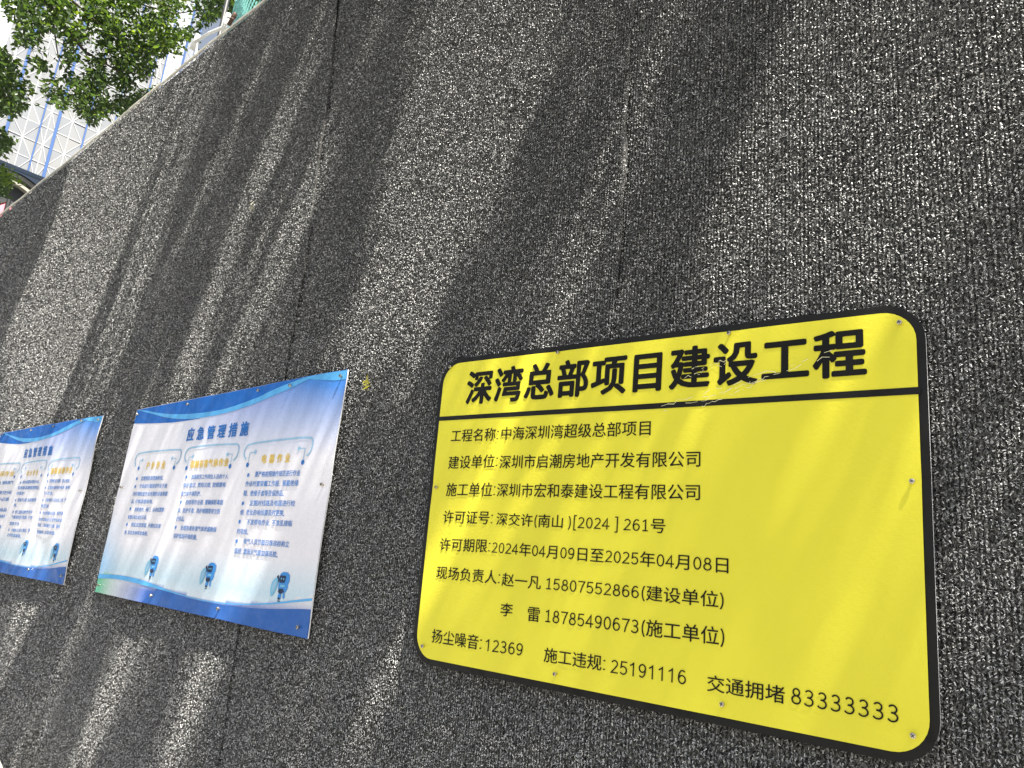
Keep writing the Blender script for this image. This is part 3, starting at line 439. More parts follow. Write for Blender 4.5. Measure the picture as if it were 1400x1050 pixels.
def screws(pts, surf, parent, r=.0042, out=.009):
    heads = []
    head = MB()
    n = 10
    prof = [(.0, 0), (r*.55, 0), (r*.55, out*.55), (r, out*.62), (r*.92, out*.88), (r*.4, out)]
    for q, y in prof:
        for k in range(n): head.v.append((q * math.cos(2*math.pi*k/n), -y, q * math.sin(2*math.pi*k/n)))
    for i in range(len(prof) - 1):
        for k in range(n): head.f.append((i*n+k, i*n+(k+1)%n, (i+1)*n+(k+1)%n, (i+1)*n+k))
    head.f.append(tuple((len(prof)-1)*n + k for k in range(n)))
    me = mesh('screw', head.v, head.f); me.materials.append(M_screw)
    sl_ = MB(); sl_.box(-r*.65, r*.65, -out-.0004, -out+.0005, -r*.12, r*.12); sl_.box(-r*.12, r*.12, -out-.0005, -out+.0004, -r*.65, r*.65)
    ms = mesh('slot', sl_.v, sl_.f); ms.materials.append(M_slot)
    for x, z in pts:
        o = bpy.data.objects.new('screw', me); COL.objects.link(o); o.parent = parent
        o.matrix_parent_inverse = Matrix.Translation(-Vector(parent.location))
        o.location = (x, surf(x, z) + .001, z); a = random.uniform(0, 3)
        o.rotation_euler = (random.uniform(-.15, .15), a, random.uniform(-.15, .15))
        s_ = bpy.data.objects.new('slot', ms); COL.objects.link(s_); s_.parent = o

# ---- bilinear patch of a sign given its corners (TL, TR, BR, BL)
def patch(cn):
    tl, tr, br_, bl = [np.array(c) for c in cn]
    return lambda u, v: (tl * (1-u) * v + tr * u * v + br_ * u * (1-v) + bl * (1-u) * (1-v))

def rrect(cn, inset, rad, n=9):
    """rounded outline of the sign, inset by a width in metres"""
    tl, tr, br_, bl = [Vector(c) for c in cn]; out = []
    C_ = [tl, tr, br_, bl]
    for i in range(4):
        a, b, c = C_[i-1], C_[i], C_[(i+1) % 4]
        d0 = (a - b).normalized(); d1 = (c - b).normalized()
        p = b + (d0 + d1) * rad
        r = rad - inset
        for k in range(n):
            q = math.pi / 2 * k / (n - 1)
            out.append(tuple(p - d1 * r * math.cos(q) - d0 * r * math.sin(q)))
    return out
def board(name, outline, surf, y_front, thick, material, parent, cn):
    """solid sheet following surf: fine grid front clipped by outline is avoided, fan of rings instead"""
    c = np.mean(outline, 0); rings = 14; v = []; f = []; n = len(outline)
    dense = []
    for i in range(n):
        a, b = np.array(outline[i]), np.array(outline[(i+1) % n]); L_ = np.hypot(*(b - a)); m_ = max(1, int(L_ / .03))
        for j in range(m_): dense.append(a + (b - a) * j / m_)
    n = len(dense)
    for r in range(1, rings + 1):
        for p in dense:
            q = c + (p - c) * (r / rings) ** .9; v.append((q[0], surf(*q) - y_front, q[1]))
    v.append((c[0], surf(*c) - y_front, c[1])); ci = len(v) - 1
    for k in range(n): f.append((ci, k, (k+1) % n))
    for r in range(rings - 1):
        for k in range(n): f.append((r*n+k, (r+1)*n+k, (r+1)*n+(k+1) % n, r*n+(k+1) % n))
    if thick:
        b = len(v)
        for p in dense: v.append((p[0], surf(*p) - y_front + thick, p[1]))
        o_ = (rings - 1) * n
        for k in range(n): f.append((o_+k, b+k, b+(k+1) % n, o_+(k+1) % n))
        f.append(tuple(range(b, b + n)))
    me = mesh(name, v, f)
    bm = bmesh.new(); bm.from_mesh(me); bmesh.ops.recalc_face_normals(bm, faces=bm.faces); bm.to_mesh(me); bm.free()
    return link(name, me, material, parent, smooth=not thick)

# ---------------------------------------------------------------- yellow permit sign
yc = np.mean(Y_CORN, 0)
ysign = empty('site_notice_board', (float(yc[0]), -.03, float(Y_CORN[3][1])), 'large yellow site notice with black rounded border and black lettering', 'sign')
dim = Y_SCREW
def ys(x, z):
    d = -.030 - .0022 * vn(x + 4, z, 2.1) - .0004 * vn(x, z + 3, 7)
    for a, b in dim: d += .0022 * math.exp(-((x-a)**2 + (z-b)**2) / .0009)
    return d
o = board('board', rrect(Y_CORN, .0006, .062), ys, 0, .006, M_pvc, ysign, Y_CORN)
board('border', rrect(Y_CORN, -.0002, .062), ys, .0006, 0, M_black, ysign, Y_CORN)
board('yellow_face', rrect(Y_CORN, .0125, .062), ys, .0024, 0, M_yellow, ysign, Y_CORN)
tl, tr, br2, bl = [np.array(p) for p in Y_BAR]
up = [tuple(tl + (tr - tl) * i / 20) for i in range(21)]; lo = [tuple(bl + (br2 - bl) * i / 20) for i in range(21)]
strip('divider_bar', up, lo, ys, .0030, M_black, ysign)
for i, (t, lb, rb, lt_) in enumerate(Y_TEXT):
    lettering(t, lb, rb, lt_, ys, .0032, M_ink, ysign, off=0.0, name='title_lettering' if i == 0 else 'lettering', latin=t.isdigit(), bold=.034 if i == 0 else .004, track=.05 if i == 0 else (.03 if t[:3] == '833' else 0))
screws(Y_SCREW, lambda x, z: ys(x, z) - .0024, ysign)
# cracks in the film across the right of the title
rs = random.Random(3); cm = []
def crack(p, q, n, amp):
    pts = []
    for i in range(n + 1):
        t = i / n; pts.append((p[0] + (q[0]-p[0]) * t + rs.uniform(-amp, amp), p[1] + (q[1]-p[1]) * t + rs.uniform(-amp, amp)))
    return pts
mbk = MB()
for p, q in CRACKS:
    for rep in range(2):
        pts = crack((p[0], p[1] - rep * .012), (q[0], q[1] - rep * .006), 26, .0035)
        for a, b in zip(pts, pts[1:]):
            if rs.random() < .35: continue
            wd = rs.uniform(.0003, .0011); mbk.add([(a[0], ys(*a)-.0040, a[1]), (b[0], ys(*b)-.0040, b[1]), (b[0], ys(*b)-.0044, b[1]+wd), (a[0], ys(*a)-.0044, a[1]+wd)], [(0,1,2,3)])
tag(mbk.build('film_crack', M_scuff, ysign), kind='stuff')

# ---------------------------------------------------------------- blue posters
def lin(c): return tuple((x / 255 / 12.92 if x < 10 else ((x / 255 + .055) / 1.055) ** 2.4) for x in c)
def to_uv(cn, p):
    tl, tr, br_, bl = [np.array(c) for c in cn]; u, v = .5, .5
    for _ in range(30):
        x = tl*(1-u)*v + tr*u*v + br_*u*(1-v) + bl*(1-u)*(1-v) - np.array(p)
        J = np.stack([-(tl*v) + tr*v + br_*(1-v) - bl*(1-v), tl*(1-u) + tr*u - br_*u - bl*(1-u)], 1)
        d = np.linalg.solve(J, x); u -= d[0]; v -= d[1]
    return (float(u), float(v))
cl = lambda p: (min(.999, max(.001, p[0])), min(.998, max(.002, p[1])))
UV = lambda L_: [cl(to_uv(A_CORN, p)) for p in L_]
_b = sorted(UV(A_BOTTOP)); BTU = [p[0] for p in _b]; BTV = [p[1] for p in _b]
def poster(cn, surf, root, shapes, first):
    pt = patch(cn); nu, nv = 110, 70; v = []; f = []; cols = []
    for j in range(nv + 1):
        for i in range(nu + 1):
            u, q = i / nu, j / nv; p = pt(u, q); v.append((p[0], surf(*p), p[1]))
            base = np.array(lin((237, 234, 239)))
            # upper right periwinkle to pale blue fade, lower cyan fade: all printed
            d = max(0, 1 - (1 - q) / .34) * max(0, (u - .28) / .72) ** .7
            base = base * (1 - min(1, d * 1.25)) + np.array(lin((70, 135, 215))) * min(1, d * 1.25)
            d2 = max(0, 1 - (1 - q) / .22) * math.exp(-((u - .62) / .16) ** 2) * .35
            base = base * (1 - d2) + np.array(lin((120, 120, 210))) * d2
            d3 = max(0, 1 - abs(q - .13) / .15) * .55; base = base * (1 - d3) + np.array(lin((150, 205, 225))) * d3
            d5 = max(0, 1 - u / .13) * max(0, min(1, (.45 - q) / .3)) * .7
            base = base * (1 - d5) + np.array(lin((110, 175, 225))) * d5
            # below the lower ribbon: green corner, white, then blue
            if q < float(np.interp(u, BTU, BTV)) + .004:
                g_ = math.exp(-(u / .09) ** 2); wb = np.array(lin((225, 225, 228)))
                bl_ = np.array(lin((35, 95, 185))); k_ = min(1, max(0, (u - .08) / .24)) * min(1, max(0, (.125 - q) / .07))
                base = wb * (1 - k_) + bl_ * k_; base = base * (1 - g_) + np.array(lin((95, 190, 150))) * g_
            cols.append((*base, 1))
    for j in range(nv):
        for i in range(nu):
            a = j * (nu + 1) + i; f.append((a, a + 1, a + nu + 2, a + nu + 1))
    me = mesh('printed_sheet', v, f)
    ca = me.color_attributes.new('print', 'FLOAT_COLOR', 'POINT'); ca.data.foreach_set('color', np.array(cols, dtype=np.float32).ravel())
    link('printed_sheet', me, M_poster, root, True)
    # white PVC thickness behind the print
    pv = MB(); T = .004
    for (u0, v0, u1, v1) in ((0,0,1,0),(1,0,1,1),(1,1,0,1),(0,1,0,0)):
        for i in range(30):
            a, b = pt(u0+(u1-u0)*i/30, v0+(v1-v0)*i/30), pt(u0+(u1-u0)*(i+1)/30, v0+(v1-v0)*(i+1)/30)
            pv.add([(a[0],surf(*a)+.0003,a[1]),(b[0],surf(*b)+.0003,b[1]),(b[0],surf(*b)+T,b[1]),(a[0],surf(*a)+T,a[1])], [(0,3,2,1)])
    a = [pt(*q) for q in ((0,0),(1,0),(1,1),(0,1))]
    pv.build('sheet_edge', M_pvc, root)
    # print shapes in sheet coordinates
    for nm, up_, lo_, mt, ly in shapes:
        strip(nm, [tuple(pt(*p)) for p in up_], [tuple(pt(*p)) for p in lo_], surf, ly, mt, root)

topb, ribl, lowb = UV(A_TOPBLUE), UV(A_RIBLOW), UV(A_LOWBLUE)
bt, blw, band = UV(A_BOTTOP), UV(A_BOTLOW), UV(A_BAND)
def interp_line(L_, us): a = sorted(L_); return [(u, float(np.interp(u, [p[0] for p in a], [p[1] for p in a]))) for u in us]
us = list(np.linspace(.001, .999, 40))
shapes = [
  ('top_band', [(u, .998) for u in np.linspace(.001, topb[-1][0], 40)], interp_line(topb, np.linspace(.001, topb[-1][0], 40)), M_blue1, .0008),
  ('top_ribbon', interp_line(topb + [(.999, .998)], us[:36]), interp_line(ribl, us[:36]), M_blue2, .0011),
  ('lower_band', interp_line(ribl, np.linspace(.001, lowb[-1][0], 30)), interp_line(lowb, np.linspace(.001, lowb[-1][0], 30)), M_blue1, .0008),
  ('corner_band', [(u, .998) for u in np.linspace(topb[-1][0]+.02, .999, 20)], [(u, .992 - .03 * min(1, (u - topb[-1][0]) / .12)) for u in np.linspace(topb[-1][0]+.02, .999, 20)], M_blue2, .0007),
  ('bottom_ribbon', interp_line(bt, us), interp_line(blw, us), M_blue2, .0011),
  ('bottom_band', interp_line(band, np.linspace(.36, .999, 40)), [(u, .002) for u in np.linspace(.30, .999, 40)], M_blue3, .0008),
]
def robot(base, top, surf, root):
    b, t = np.array(base), np.array(top); h = abs(t[1] - b[1]) * 1.12; o_ = b
    # in units of height, x right; the figure leans on a shield
    S_ = lambda pts: [(o_[0] + (x - .05) * h * 1.3, o_[1] + z * h) for x, z in pts]
    r = MB
    p = poly('robot_print', S_([(.0,.42),(-.02,.58),(0,.60),(-.02,.78),(.02,.93),(.14,.995),(.34,.99),(.46,.90),(.48,.70),(.43,.60),(.45,.50),(.38,.34),(.2,.28),(.08,.30)]), surf, .0013, M_rblue, root)
    poly('face', S_([(.01,.66),(.0,.84),(.05,.87),(.27,.87),(.30,.83),(.28,.66),(.22,.63),(.05,.63)]), surf, .0017, M_dark, p)
    poly('eye', S_(disc((.10,.76), .03, 8)), surf, .0020, M_cyan, p); poly('eye', S_(disc((.21,.76), .03, 8)), surf, .0020, M_cyan, p)
    poly('belly', S_([(.08,.56),(.30,.57),(.30,.50),(.10,.48)]), surf, .0017, M_cyan, p)
    poly('hip', S_([(.02,.33),(.04,.42),(.24,.44),(.30,.34),(.18,.26),(.08,.27)]), surf, .0018, M_dark, p)
    poly('leg', S_([(.06,.30),(.04,.14),(.08,.10),(.18,.11),(.20,.30)]), surf, .0015, M_rblue, p)
    poly('foot', S_([(.05,.13),(.06,.06),(.16,.06),(.18,.12)]), surf, .0017, M_dark, p)
    poly('leg', S_([(.26,.30),(.27,.14),(.33,.10),(.36,.16),(.33,.32)]), surf, .0014, M_rblue, p)
    poly('arm', S_([(-.14,.82),(-.08,.88),(.0,.72),(-.02,.62),(-.08,.66)]), surf, .0015, M_dark, p)
    poly('shield', S_([(-.12,.78),(-.24,.73),(-.33,.60),(-.36,.40),(-.33,.22),(-.27,.12),(-.16,.24),(-.08,.40),(-.05,.58),(-.06,.72)]), surf, .0018, M_cyan, p)
    poly('shield_face', S_([(-.13,.70),(-.22,.66),(-.28,.55),(-.30,.40),(-.27,.25),(-.18,.32),(-.12,.45),(-.10,.60)]), surf, .0021, M_line, p)
    poly('shadow_print', S_([(.03,.015),(.07,.0),(.16,.0),(.19,.015),(.14,.03),(.06,.03)]), surf, .0013, M_dark, p)

def fill_poster(root, surf, TITLE, HEAD, BODY, FRAME, TICK, ROBOT, SCREW, box, clip=None, b=.030):
    tt, tlb, trb, tlt = TITLE; tlb, trb, tlt = np.array(tlb), np.array(trb), np.array(tlt); g_ = .5; w_ = len(tt) + (len(tt) - 1) * g_
    for i_, ch in enumerate(tt):
        p0 = tlb + (trb - tlb) * (i_ * (1 + g_) / w_); p1 = tlb + (trb - tlb) * ((i_ * (1 + g_) + 1) / w_)
        lettering(ch, tuple(p0), tuple(p1), tuple(p0 + (tlt - tlb) * 1.06), surf, .0016, M_tblue, root, bold=.034, name='title_character')
    for t in HEAD: lettering(*t, surf, .0016, M_gold, root, bold=.03, track=.1 if len(t[0]) > 5 else .5, name='heading_lettering')
    for fr in FRAME:
        p = line_mesh('frame_line', fr, .0055, surf, .0014, M_line, root, rnd=2)
    for tk in TICK:
        p = line_mesh('tick_line', tk, .0028, surf, .0014, M_line, root)
        poly('dot', disc(tk[0], .0075), surf, .0017, M_tblue, p); poly('dot', disc(tk[-1], .0065), surf, .0017, M_line, p)
    for t, lb, rb, lt_, bul in BODY:
        lettering(t, lb, rb, lt_, surf, .0016, M_body, root, bold=.010, sw=.08)
        if bul: poly('bullet', disc(bul, .0062, 10), surf, .0016, M_body, root)
    for bx in box: poly('white_panel', bx, surf, .0004 + .0002, M_white, root, )
    for rb in ROBOT: robot(rb[0], rb[1], surf, root)
    screws(SCREW, surf, root, r=.0055, out=.012)
def sa(x, z):
    d = -.034 - .010 * (vn(x * .8 + z * .35 + 2, z * .3, 3.3)) - .003 * vn(x, z, 8)
    for a, b in A_SCREW: d += .003 * math.exp(-((x-a)**2 + (z-b)**2) / .0016)
    return d
def sb(x, z):
    d = -.036 - .014 * (vn(x * .35 + 7, z * 1.5 + .8 * x, 4.0)) - .005 * vn(x, z + 5, 9)
    for a, b in B_SCREW: d += .003 * math.exp(-((x-a)**2 + (z-b)**2) / .0016)
    return d
pa = empty('safety_poster', (-2.45, -.034, 1.39), 'blue and white safety poster between the yellow notice and the wavy poster', 'poster')
poster(A_CORN, sa, pa, shapes, True)
fill_poster(pa, sa, A_TITLE, A_HEAD, A_BODY, A_FRAME, A_TICK, A_ROBOT, A_SCREW, [])
pb = empty('safety_poster', (-4.17, -.036, 1.39), 'wavy blue and white safety poster farthest left, cut by the edge of the picture', 'poster')
poster(B_CORN, sb, pb, shapes, False)
fill_poster(pb, sb, B_TITLE, B_HEAD, B_BODY, B_FRAME, B_TICK, B_ROBOT, B_SCREW, [])

# ---------------------------------------------------------------- leaf scraps caught on the fabric
def scrap(c, label, n, col):
    m = MB(); r = random.Random(n)
    for i in range(n):
        a = r.uniform(0, 6.28); x, z = c[0] + r.gauss(0, .006), c[1] + r.gauss(0, .012); y = ysurf(x, z) - .012
        dx, dz = math.cos(a), math.sin(a); l, w_ = r.uniform(.006, .016), .0025
        m.add([(x-dx*l, y+.006, z-dz*l), (x-dz*w_, y, z+dx*w_), (x+dx*l, y-.004, z+dz*l), (x+dz*w_, y-.001, z-dx*w_)], [(0,1,2,3)])
    tag(m.build('leaf_scrap', mat('leaf_scrap', col, .6)), label, 'leaf')
scrap(BITS[0], 'small yellow leaf scrap stuck to fabric right of the middle poster', 9, (.55, .5, .04))
scrap(BITS[1], 'tiny pale dry leaf scrap stuck high on the fabric', 6, (.4, .38, .25))

# ---------------------------------------------------------------- filled sack at the foot of the wall
bm = bmesh.new(); bmesh.ops.create_icosphere(bm, subdivisions=4, radius=1)
for vv in bm.verts:
    p = vv.co; sx = .31 * (1 + .08 * math.sin(p.z * 7 + p.x * 3)); p.x *= sx; p.y *= .13; p.z = p.z * .38 + .36
    p.x += .01 * math.sin(p.z * 40); p.y += .006 * math.sin(p.x * 45 + p.z * 22)
me = bpy.data.meshes.new('sack_body'); bm.to_mesh(me); bm.free()
sk = empty('sack', (-3.40, -.20, .10), 'pale cream filled sack standing at the foot of the hoarding, lower left corner', 'sack')
o = link('sack_body', me, grain(mat('woven_sack', (.72, .68, .58), .8), 60, .15, bump=.5), sk, True); o.matrix_parent_inverse = Matrix(); o.location = (0, 0, 0)

# ---------------------------------------------------------------- pipe rail with valve behind the wall top
M_pipe = grain(mat('white_pipe', (.78, .77, .72), .35), 20, .06)
pr = empty('water_pipe', (-4.2, .4, 0), 'white bent water pipe standing just above the hoarding top, under the leaves', 'pipe')
mb = MB(); mb.tube([(-4.44,.4,0),(-4.44,.4,4.62),(-4.44,.4,4.72),(-4.46,.4,4.745)], .007, 8); mb.build('upright', M_pipe, pr, True)
mb = MB(); mb.tube([(-4.50,.4,4.745),(-4.30,.4,4.724),(-4.08,.4,4.67)], .010, 10); mb.build('cross_pipe', M_pipe, pr, True)
mb = MB(); mb.tube([(-4.12,.4,0),(-4.12,.4,4.66)], .005, 8); mb.build('upright', M_pipe, pr, True)
mb = MB(); mb.tube([(-4.52,.4,4.70),(-4.46,.4,4.79)], .015, 10); mb.build('elbow', M_pipe, pr, True)
mb = MB(); mb.tube([(-4.10,.4,4.64),(-4.075,.4,4.76)], .015, 10); mb.build('elbow', M_pipe, pr, True)
mb = MB(); mb.tube([(-4.04,.4,4.66),(-3.98,.4,4.72)], .012, 8); mb.tube([(-4.06,.39,4.72),(-3.97,.39,4.665)], .005, 6); mb.build('valve', mat('valve_brass', (.10, .06, .04), .5, .6), pr, True)

# ---------------------------------------------------------------- scaffold screen with green net
M_net = grain(mat('green_net', (.20, .52, .46), .8), 60, .3)
sc = empty('scaffold_screen', (-6.6, 1.5, 0), 'turquoise safety net on a dark scaffold pole behind the hoarding top', 'net screen')
nm = MB()
for i in range(40):
    for j in range(60):
        x0 = -6.78 + i * .04; z0 = 4.6 + j * .05
        if (i * 7 + j * 3) % 11 == 0: continue
        y0 = 1.5 + .03 * math.sin(i * .5 + j * .3)
        nm.add([(x0, y0, z0), (x0+.036, y0, z0), (x0+.036, y0, z0+.046), (x0, y0, z0+.046), (x0, y0+.004, z0), (x0+.036, y0+.004, z0), (x0+.036, y0+.004, z0+.046), (x0, y0+.004, z0+.046)], [(0,1,2,3),(7,6,5,4)])
tag(nm.build('net', M_net, sc), kind='stuff')
mb = MB(); mb.tube([(-6.82,1.47,0),(-6.82,1.47,9)], .022, 8); mb.build('pole', mat('dark_steel', (.05,.05,.05), .5, .7), sc, True)
mb = MB(); mb.tube([(-5.2,1.52,0),(-5.2,1.52,9)], .024, 8); mb.build('pole', mat('dark_steel', (.05,.05,.05), .5, .7), sc, True)
mb = MB()
for z in (4.5, 6.4, 8.3): mb.tube([(-6.82,1.54,z),(-5.2,1.54,z)], .02, 6)
mb.build('ledger', mat('dark_steel', (.05,.05,.05), .5, .7), sc, True)

# ---------------------------------------------------------------- red canopy far behind the wall
rc = empty('red_tent', (-23, 3.4, 0), 'red peaked tent showing over the far left end of the hoarding', 'tent')
mb = MB(); pk = (-23.0, 3.44, 10.12)
def rel(a, b, c): return (pk[0] + a, pk[1] + b, pk[2] + c)
mb.add([rel(0,0,0), rel(0,-1.6,-1.5), rel(0,1.6,-1.5), rel(-2.5,-1.6,-1.5), rel(-2.5,1.6,-1.5), rel(-2.5,0,0)], [(0,2,4,5),(0,5,3,1),(5,4,3)])
mb.build('roof', grain(mat('red_canvas', (.55, .04, .05), .6), 4, .2), rc)
mb = MB(); mb.add([rel(.02,0,-.05), rel(.02,-1.6,-1.55), rel(.02,1.6,-1.55), rel(.02,-1.6,-2.3), rel(.02,1.6,-2.3)], [(0,1,3,4,2)])
mb.build('front_panel', grain(mat('pink_canvas', (.70, .22, .26), .6), 4, .2), rc)
mb = MB(); mb.tube([rel(.05,0,.03), rel(.05,0,-10)], .06, 8)
for b_ in (-1.55, 1.55):
    mb.tube([rel(.05,b_,-1.5), rel(.05,b_,-10.1)], .05, 6); mb.tube([rel(-2.5,b_,-1.5), rel(-2.5,b_,-10.1)], .05, 6)
mb.build('frame', mat('dark_steel', (.05,.05,.05), .5, .7), rc)

# ---------------------------------------------------------------- tower with triangular panes and blue fins
K = 1.5                                   # metres per survey unit
X0 = -60 * K
def FY(y): return (y + 1.25) * K - 1.25
def FZ(z): return (z - 1.6) * K + 1.6
tower = empty('glass_tower', (X0 - 12, FY(13.5), 0), 'pale office tower with a triangular lattice and thin blue fins', 'building')
M_pane = mat('pale_glass', (.42, .45, .48), .45, spec=.4)
b_ = M_pane.node_tree.nodes['Principled BSDF']; oi = N(M_pane, 'ShaderNodeObjectInfo')
L(M_pane, ramp(M_pane, oi.outputs['Random'], [(0, (.205, .215, .23)), (.5, (.225, .232, .24)), (1, (.245, .245, .24))]), b_.inputs['Base Color'])
M_latt = mat('white_lattice', (.42, .42, .42), .4); M_fin = mat('blue_fin', (.06, .12, .29), .35); M_core = grain(mat('tower_core', (.27, .28, .29), .5), .3, .1)
M_side = grain(mat('side_glass', (.50, .52, .55), .3), .3, .08)
ED = [8.3, 9.7, 11.6, 12.6, 14.47, 16.27, 18.1, 18.85]; DZ = 1.4; Z0 = 26.1; NR = 11
mb = MB(); mb.box(X0 - 24, X0 - .25, FY(8.3) + .1, FY(18.85) - .1, 0, FZ(Z0 + DZ * 36)); mb.build('core', M_core, tower)
lat = MB()
nrm = Vector((1, 0, 0)); wd, dp = .10, .012
pane_cache = {}
for bi in range(7):
    y0, y1 = ED[bi], ED[bi+1]; yc_ = (y0 + y1) / 2 + (-.02 if bi != 1 else .1)
    for r in range(0, 36):
        z0, z1 = Z0 + DZ * r, Z0 + DZ * (r + 1)
        lat.bar((X0, FY(y0), FZ(z0)), (X0, FY(y1), FZ(z0)), wd, dp, nrm)
        star_low = (r % 2 == 0)             # star row at Z0 + 2.8n ... diagonals leave the star node
        zs = z0 if star_low else z1; ze = z1 if star_low else z0
        for ya in (y0, y1):
            lat.bar((X0, FY(yc_), FZ(zs)), (X0, FY(ya), FZ(ze)), wd * .8, dp * .8, nrm)
            if r < NR:
                # two triangular panes per half bay
                for tri in (((yc_, zs), (ya, ze), (yc_, ze)), ((yc_, zs), (ya, zs), (ya, ze))):
                    key = (bi, ya == y0, star_low, tri[1][1] == zs)
                    if key not in pane_cache:
                        a = [(0, FY(p[0]) - FY(y0), FZ(p[1]) - FZ(z0)) for p in tri]
                        if (Vector(a[1]) - Vector(a[0])).cross(Vector(a[2]) - Vector(a[0])).x < 0: a = a[::-1]
                        cc = sum((Vector(p) for p in a), Vector()) / 3
                        a = [tuple(cc + (Vector(p) - cc) * .997) for p in a]
                        vv = a + [(-.12, p[1], p[2]) for p in a]
                        mm = mesh('glass_pane', vv, [(0,1,2),(5,4,3),(0,3,4,1),(1,4,5,2),(2,5,3,0)]); mm.materials.append(M_pane); pane_cache[key] = mm
                    po = bpy.data.objects.new('glass_pane', pane_cache[key]); COL.objects.link(po); po.parent = tower
                    po.matrix_parent_inverse = Matrix.Translation(-Vector(tower.location))
                    po.location = (X0 - .02, FY(y0), FZ(z0)); po.rotation_euler = (0, random.gauss(0, .006), random.gauss(0, .006))
    lat.bar((X0, FY(yc_), FZ(Z0)), (X0, FY(yc_), FZ(Z0 + DZ * 36)), wd * .8, dp * .9, nrm)
# facets turning away at both ends
for sgn, ys_, ang0 in ((1, 18.85, 22), (-1, 8.3, 30)):
    px, py = X0, FY(ys_)
    for q in range(4):
        an = math.radians(ang0 * (q + 1)); wf = 2.4
        nx_, ny_ = px - wf * math.sin(an), py + sgn * wf * math.cos(an)
        nv_ = Vector((math.cos(an), sgn * math.sin(an), 0))
        cz1 = FZ(Z0 + DZ * 36)
        cm_ = MB(); cm_.add([(px,py,0),(nx_,ny_,0),(nx_,ny_,cz1),(px,py,cz1),(X0-12,FY(13.5),0),(X0-12,FY(13.5),cz1)], [(0,1,2,3),(0,3,5,4),(1,4,5,2),(3,2,5),(0,4,1)])
        tag(cm_.build('side_facet', M_side, tower))
        for r in range(36):
            z0, z1 = FZ(Z0 + DZ * r), FZ(Z0 + DZ * (r + 1)); a_, b2_ = (px, py), (nx_, ny_)
            if r % 2: a_, b2_ = b2_, a_
            lat.bar((a_[0], a_[1], z0), (b2_[0], b2_[1], z1), wd*.8, dp*.6, nv_); lat.bar((px, py, z0), (nx_, ny_, z0), wd*.8, dp*.6, nv_)
        if q % 2 == 0:
            fm = MB(); fm.bar((nx_, ny_, FZ(Z0)), (nx_, ny_, cz1), .14, .25, nv_); fm.build('blue_fin', M_fin, tower)
        px, py = nx_, ny_
tag(lat.build('lattice', M_latt, tower), kind='stuff')
for y, wf in zip(ED[1:], (.26, .13, .28, .15, .12, .12, .12)):
    fm = MB(); fm.box(X0 + .06, X0 + .2, FY(y) - wf/2, FY(y) + wf/2, FZ(Z0 + .02), FZ(Z0 + DZ * 36)); fm.build('blue_fin', M_fin, tower)
# podium under the tower
pod = empty('podium_building', (X0 + 3, FY(11), 0), 'dark blue podium with a curved arch opening below the pale tower', 'building')
def arch_strip(name, zt, zb, x0, x1, material, ya=8.5, yb=15.5, n=40):
    m = MB()
    for i in range(n):
        a, b = ya + (yb - ya) * i / n, ya + (yb - ya) * (i+1) / n
        v = [(x, FY(y), FZ(z)) for x in (x0, x1) for y, z in ((a, zb(a)), (b, zb(b)), (b, zt(b)), (a, zt(a)))]
        m.add(v, [(4,5,6,7),(3,2,1,0),(0,1,5,4),(2,3,7,6)] + ([(0,4,7,3)] if i == 0 else []) + ([(1,2,6,5)] if i == n - 1 else []))
    m.build(name, material, pod)
M_navy = grain(mat('navy_cladding', (.007, .018, .038), .4), .5, .3)
flat = lambda y: 26.14
a1 = lambda y: 25.72 - .17 * max(0, (y - 10.7)) ** 2 - .05 * max(0, 10.7 - y) ** 2
a2 = lambda y: 25.42 - .19 * max(0, (y - 10.7)) ** 2 - .05 * max(0, 10.7 - y) ** 2
a3 = lambda y: 25.20 - .20 * max(0, (y - 10.7)) ** 2 - .05 * max(0, 10.7 - y) ** 2
a4 = lambda y: 24.98 - .22 * max(0, (y - 10.7)) ** 2 - .05 * max(0, 10.7 - y) ** 2
arch_strip('fascia', flat, a1, X0 + .5, X0 + 1.5, M_navy)
arch_strip('soffit', lambda y: a1(y) - .01, a2, X0 + .3, X0 + 1.2, grain(mat('grey_soffit', (.16, .155, .14), .7), .6, .2))
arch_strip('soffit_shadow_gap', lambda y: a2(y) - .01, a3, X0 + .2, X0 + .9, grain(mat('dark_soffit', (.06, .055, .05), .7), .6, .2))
arch_strip('arch_trim', lambda y: a3(y) - .01, a4, X0 + .1, X0 + 1.1, grain(mat('stone_trim', (.30, .28, .23), .7), .6, .2))
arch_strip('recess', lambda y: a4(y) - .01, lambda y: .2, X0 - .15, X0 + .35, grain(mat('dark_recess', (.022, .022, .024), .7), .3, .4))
fl = MB()
for i in range(90):
    y = 9 + i * .045; fl.box(X0 + 1.5, X0 + 1.56, FY(y), FY(y) + .03, FZ(25.85), FZ(26.12))
tag(fl.build('fascia_rib', M_navy, pod), kind='stuff')

# ---------------------------------------------------------------- leaves
def leaf_material(name, a, b, tr):
    m = bpy.data.materials.new(name); m.use_nodes = True; n_ = m.node_tree; n_.nodes.clear()
    out = N(m, 'ShaderNodeOutputMaterial'); p = N(m, 'ShaderNodeBsdfPrincipled'); p.inputs['Roughness'].default_value = .42
    t = N(m, 'ShaderNodeBsdfTranslucent'); mx = N(m, 'ShaderNodeMixShader'); mx.inputs[0].default_value = .42
    g = N(m, 'ShaderNodeNewGeometry')
    L(m, ramp(m, g.outputs['Random Per Island'], [(0, a), (.6, tuple((x+y)/2 for x, y in zip(a, b))), (1, b)]), p.inputs['Base Color'])
    L(m, ramp(m, g.outputs['Random Per Island'], [(0, tuple(x*.7 for x in tr)), (.75, tr), (1, (tr[0]*1.7, tr[1]*1.35, tr[2]))]), t.inputs['Color'])
    L(m, p.outputs[0], mx.inputs[1]); L(m, t.outputs[0], mx.inputs[2]); L(m, mx.outputs[0], out.inputs['Surface']); return m
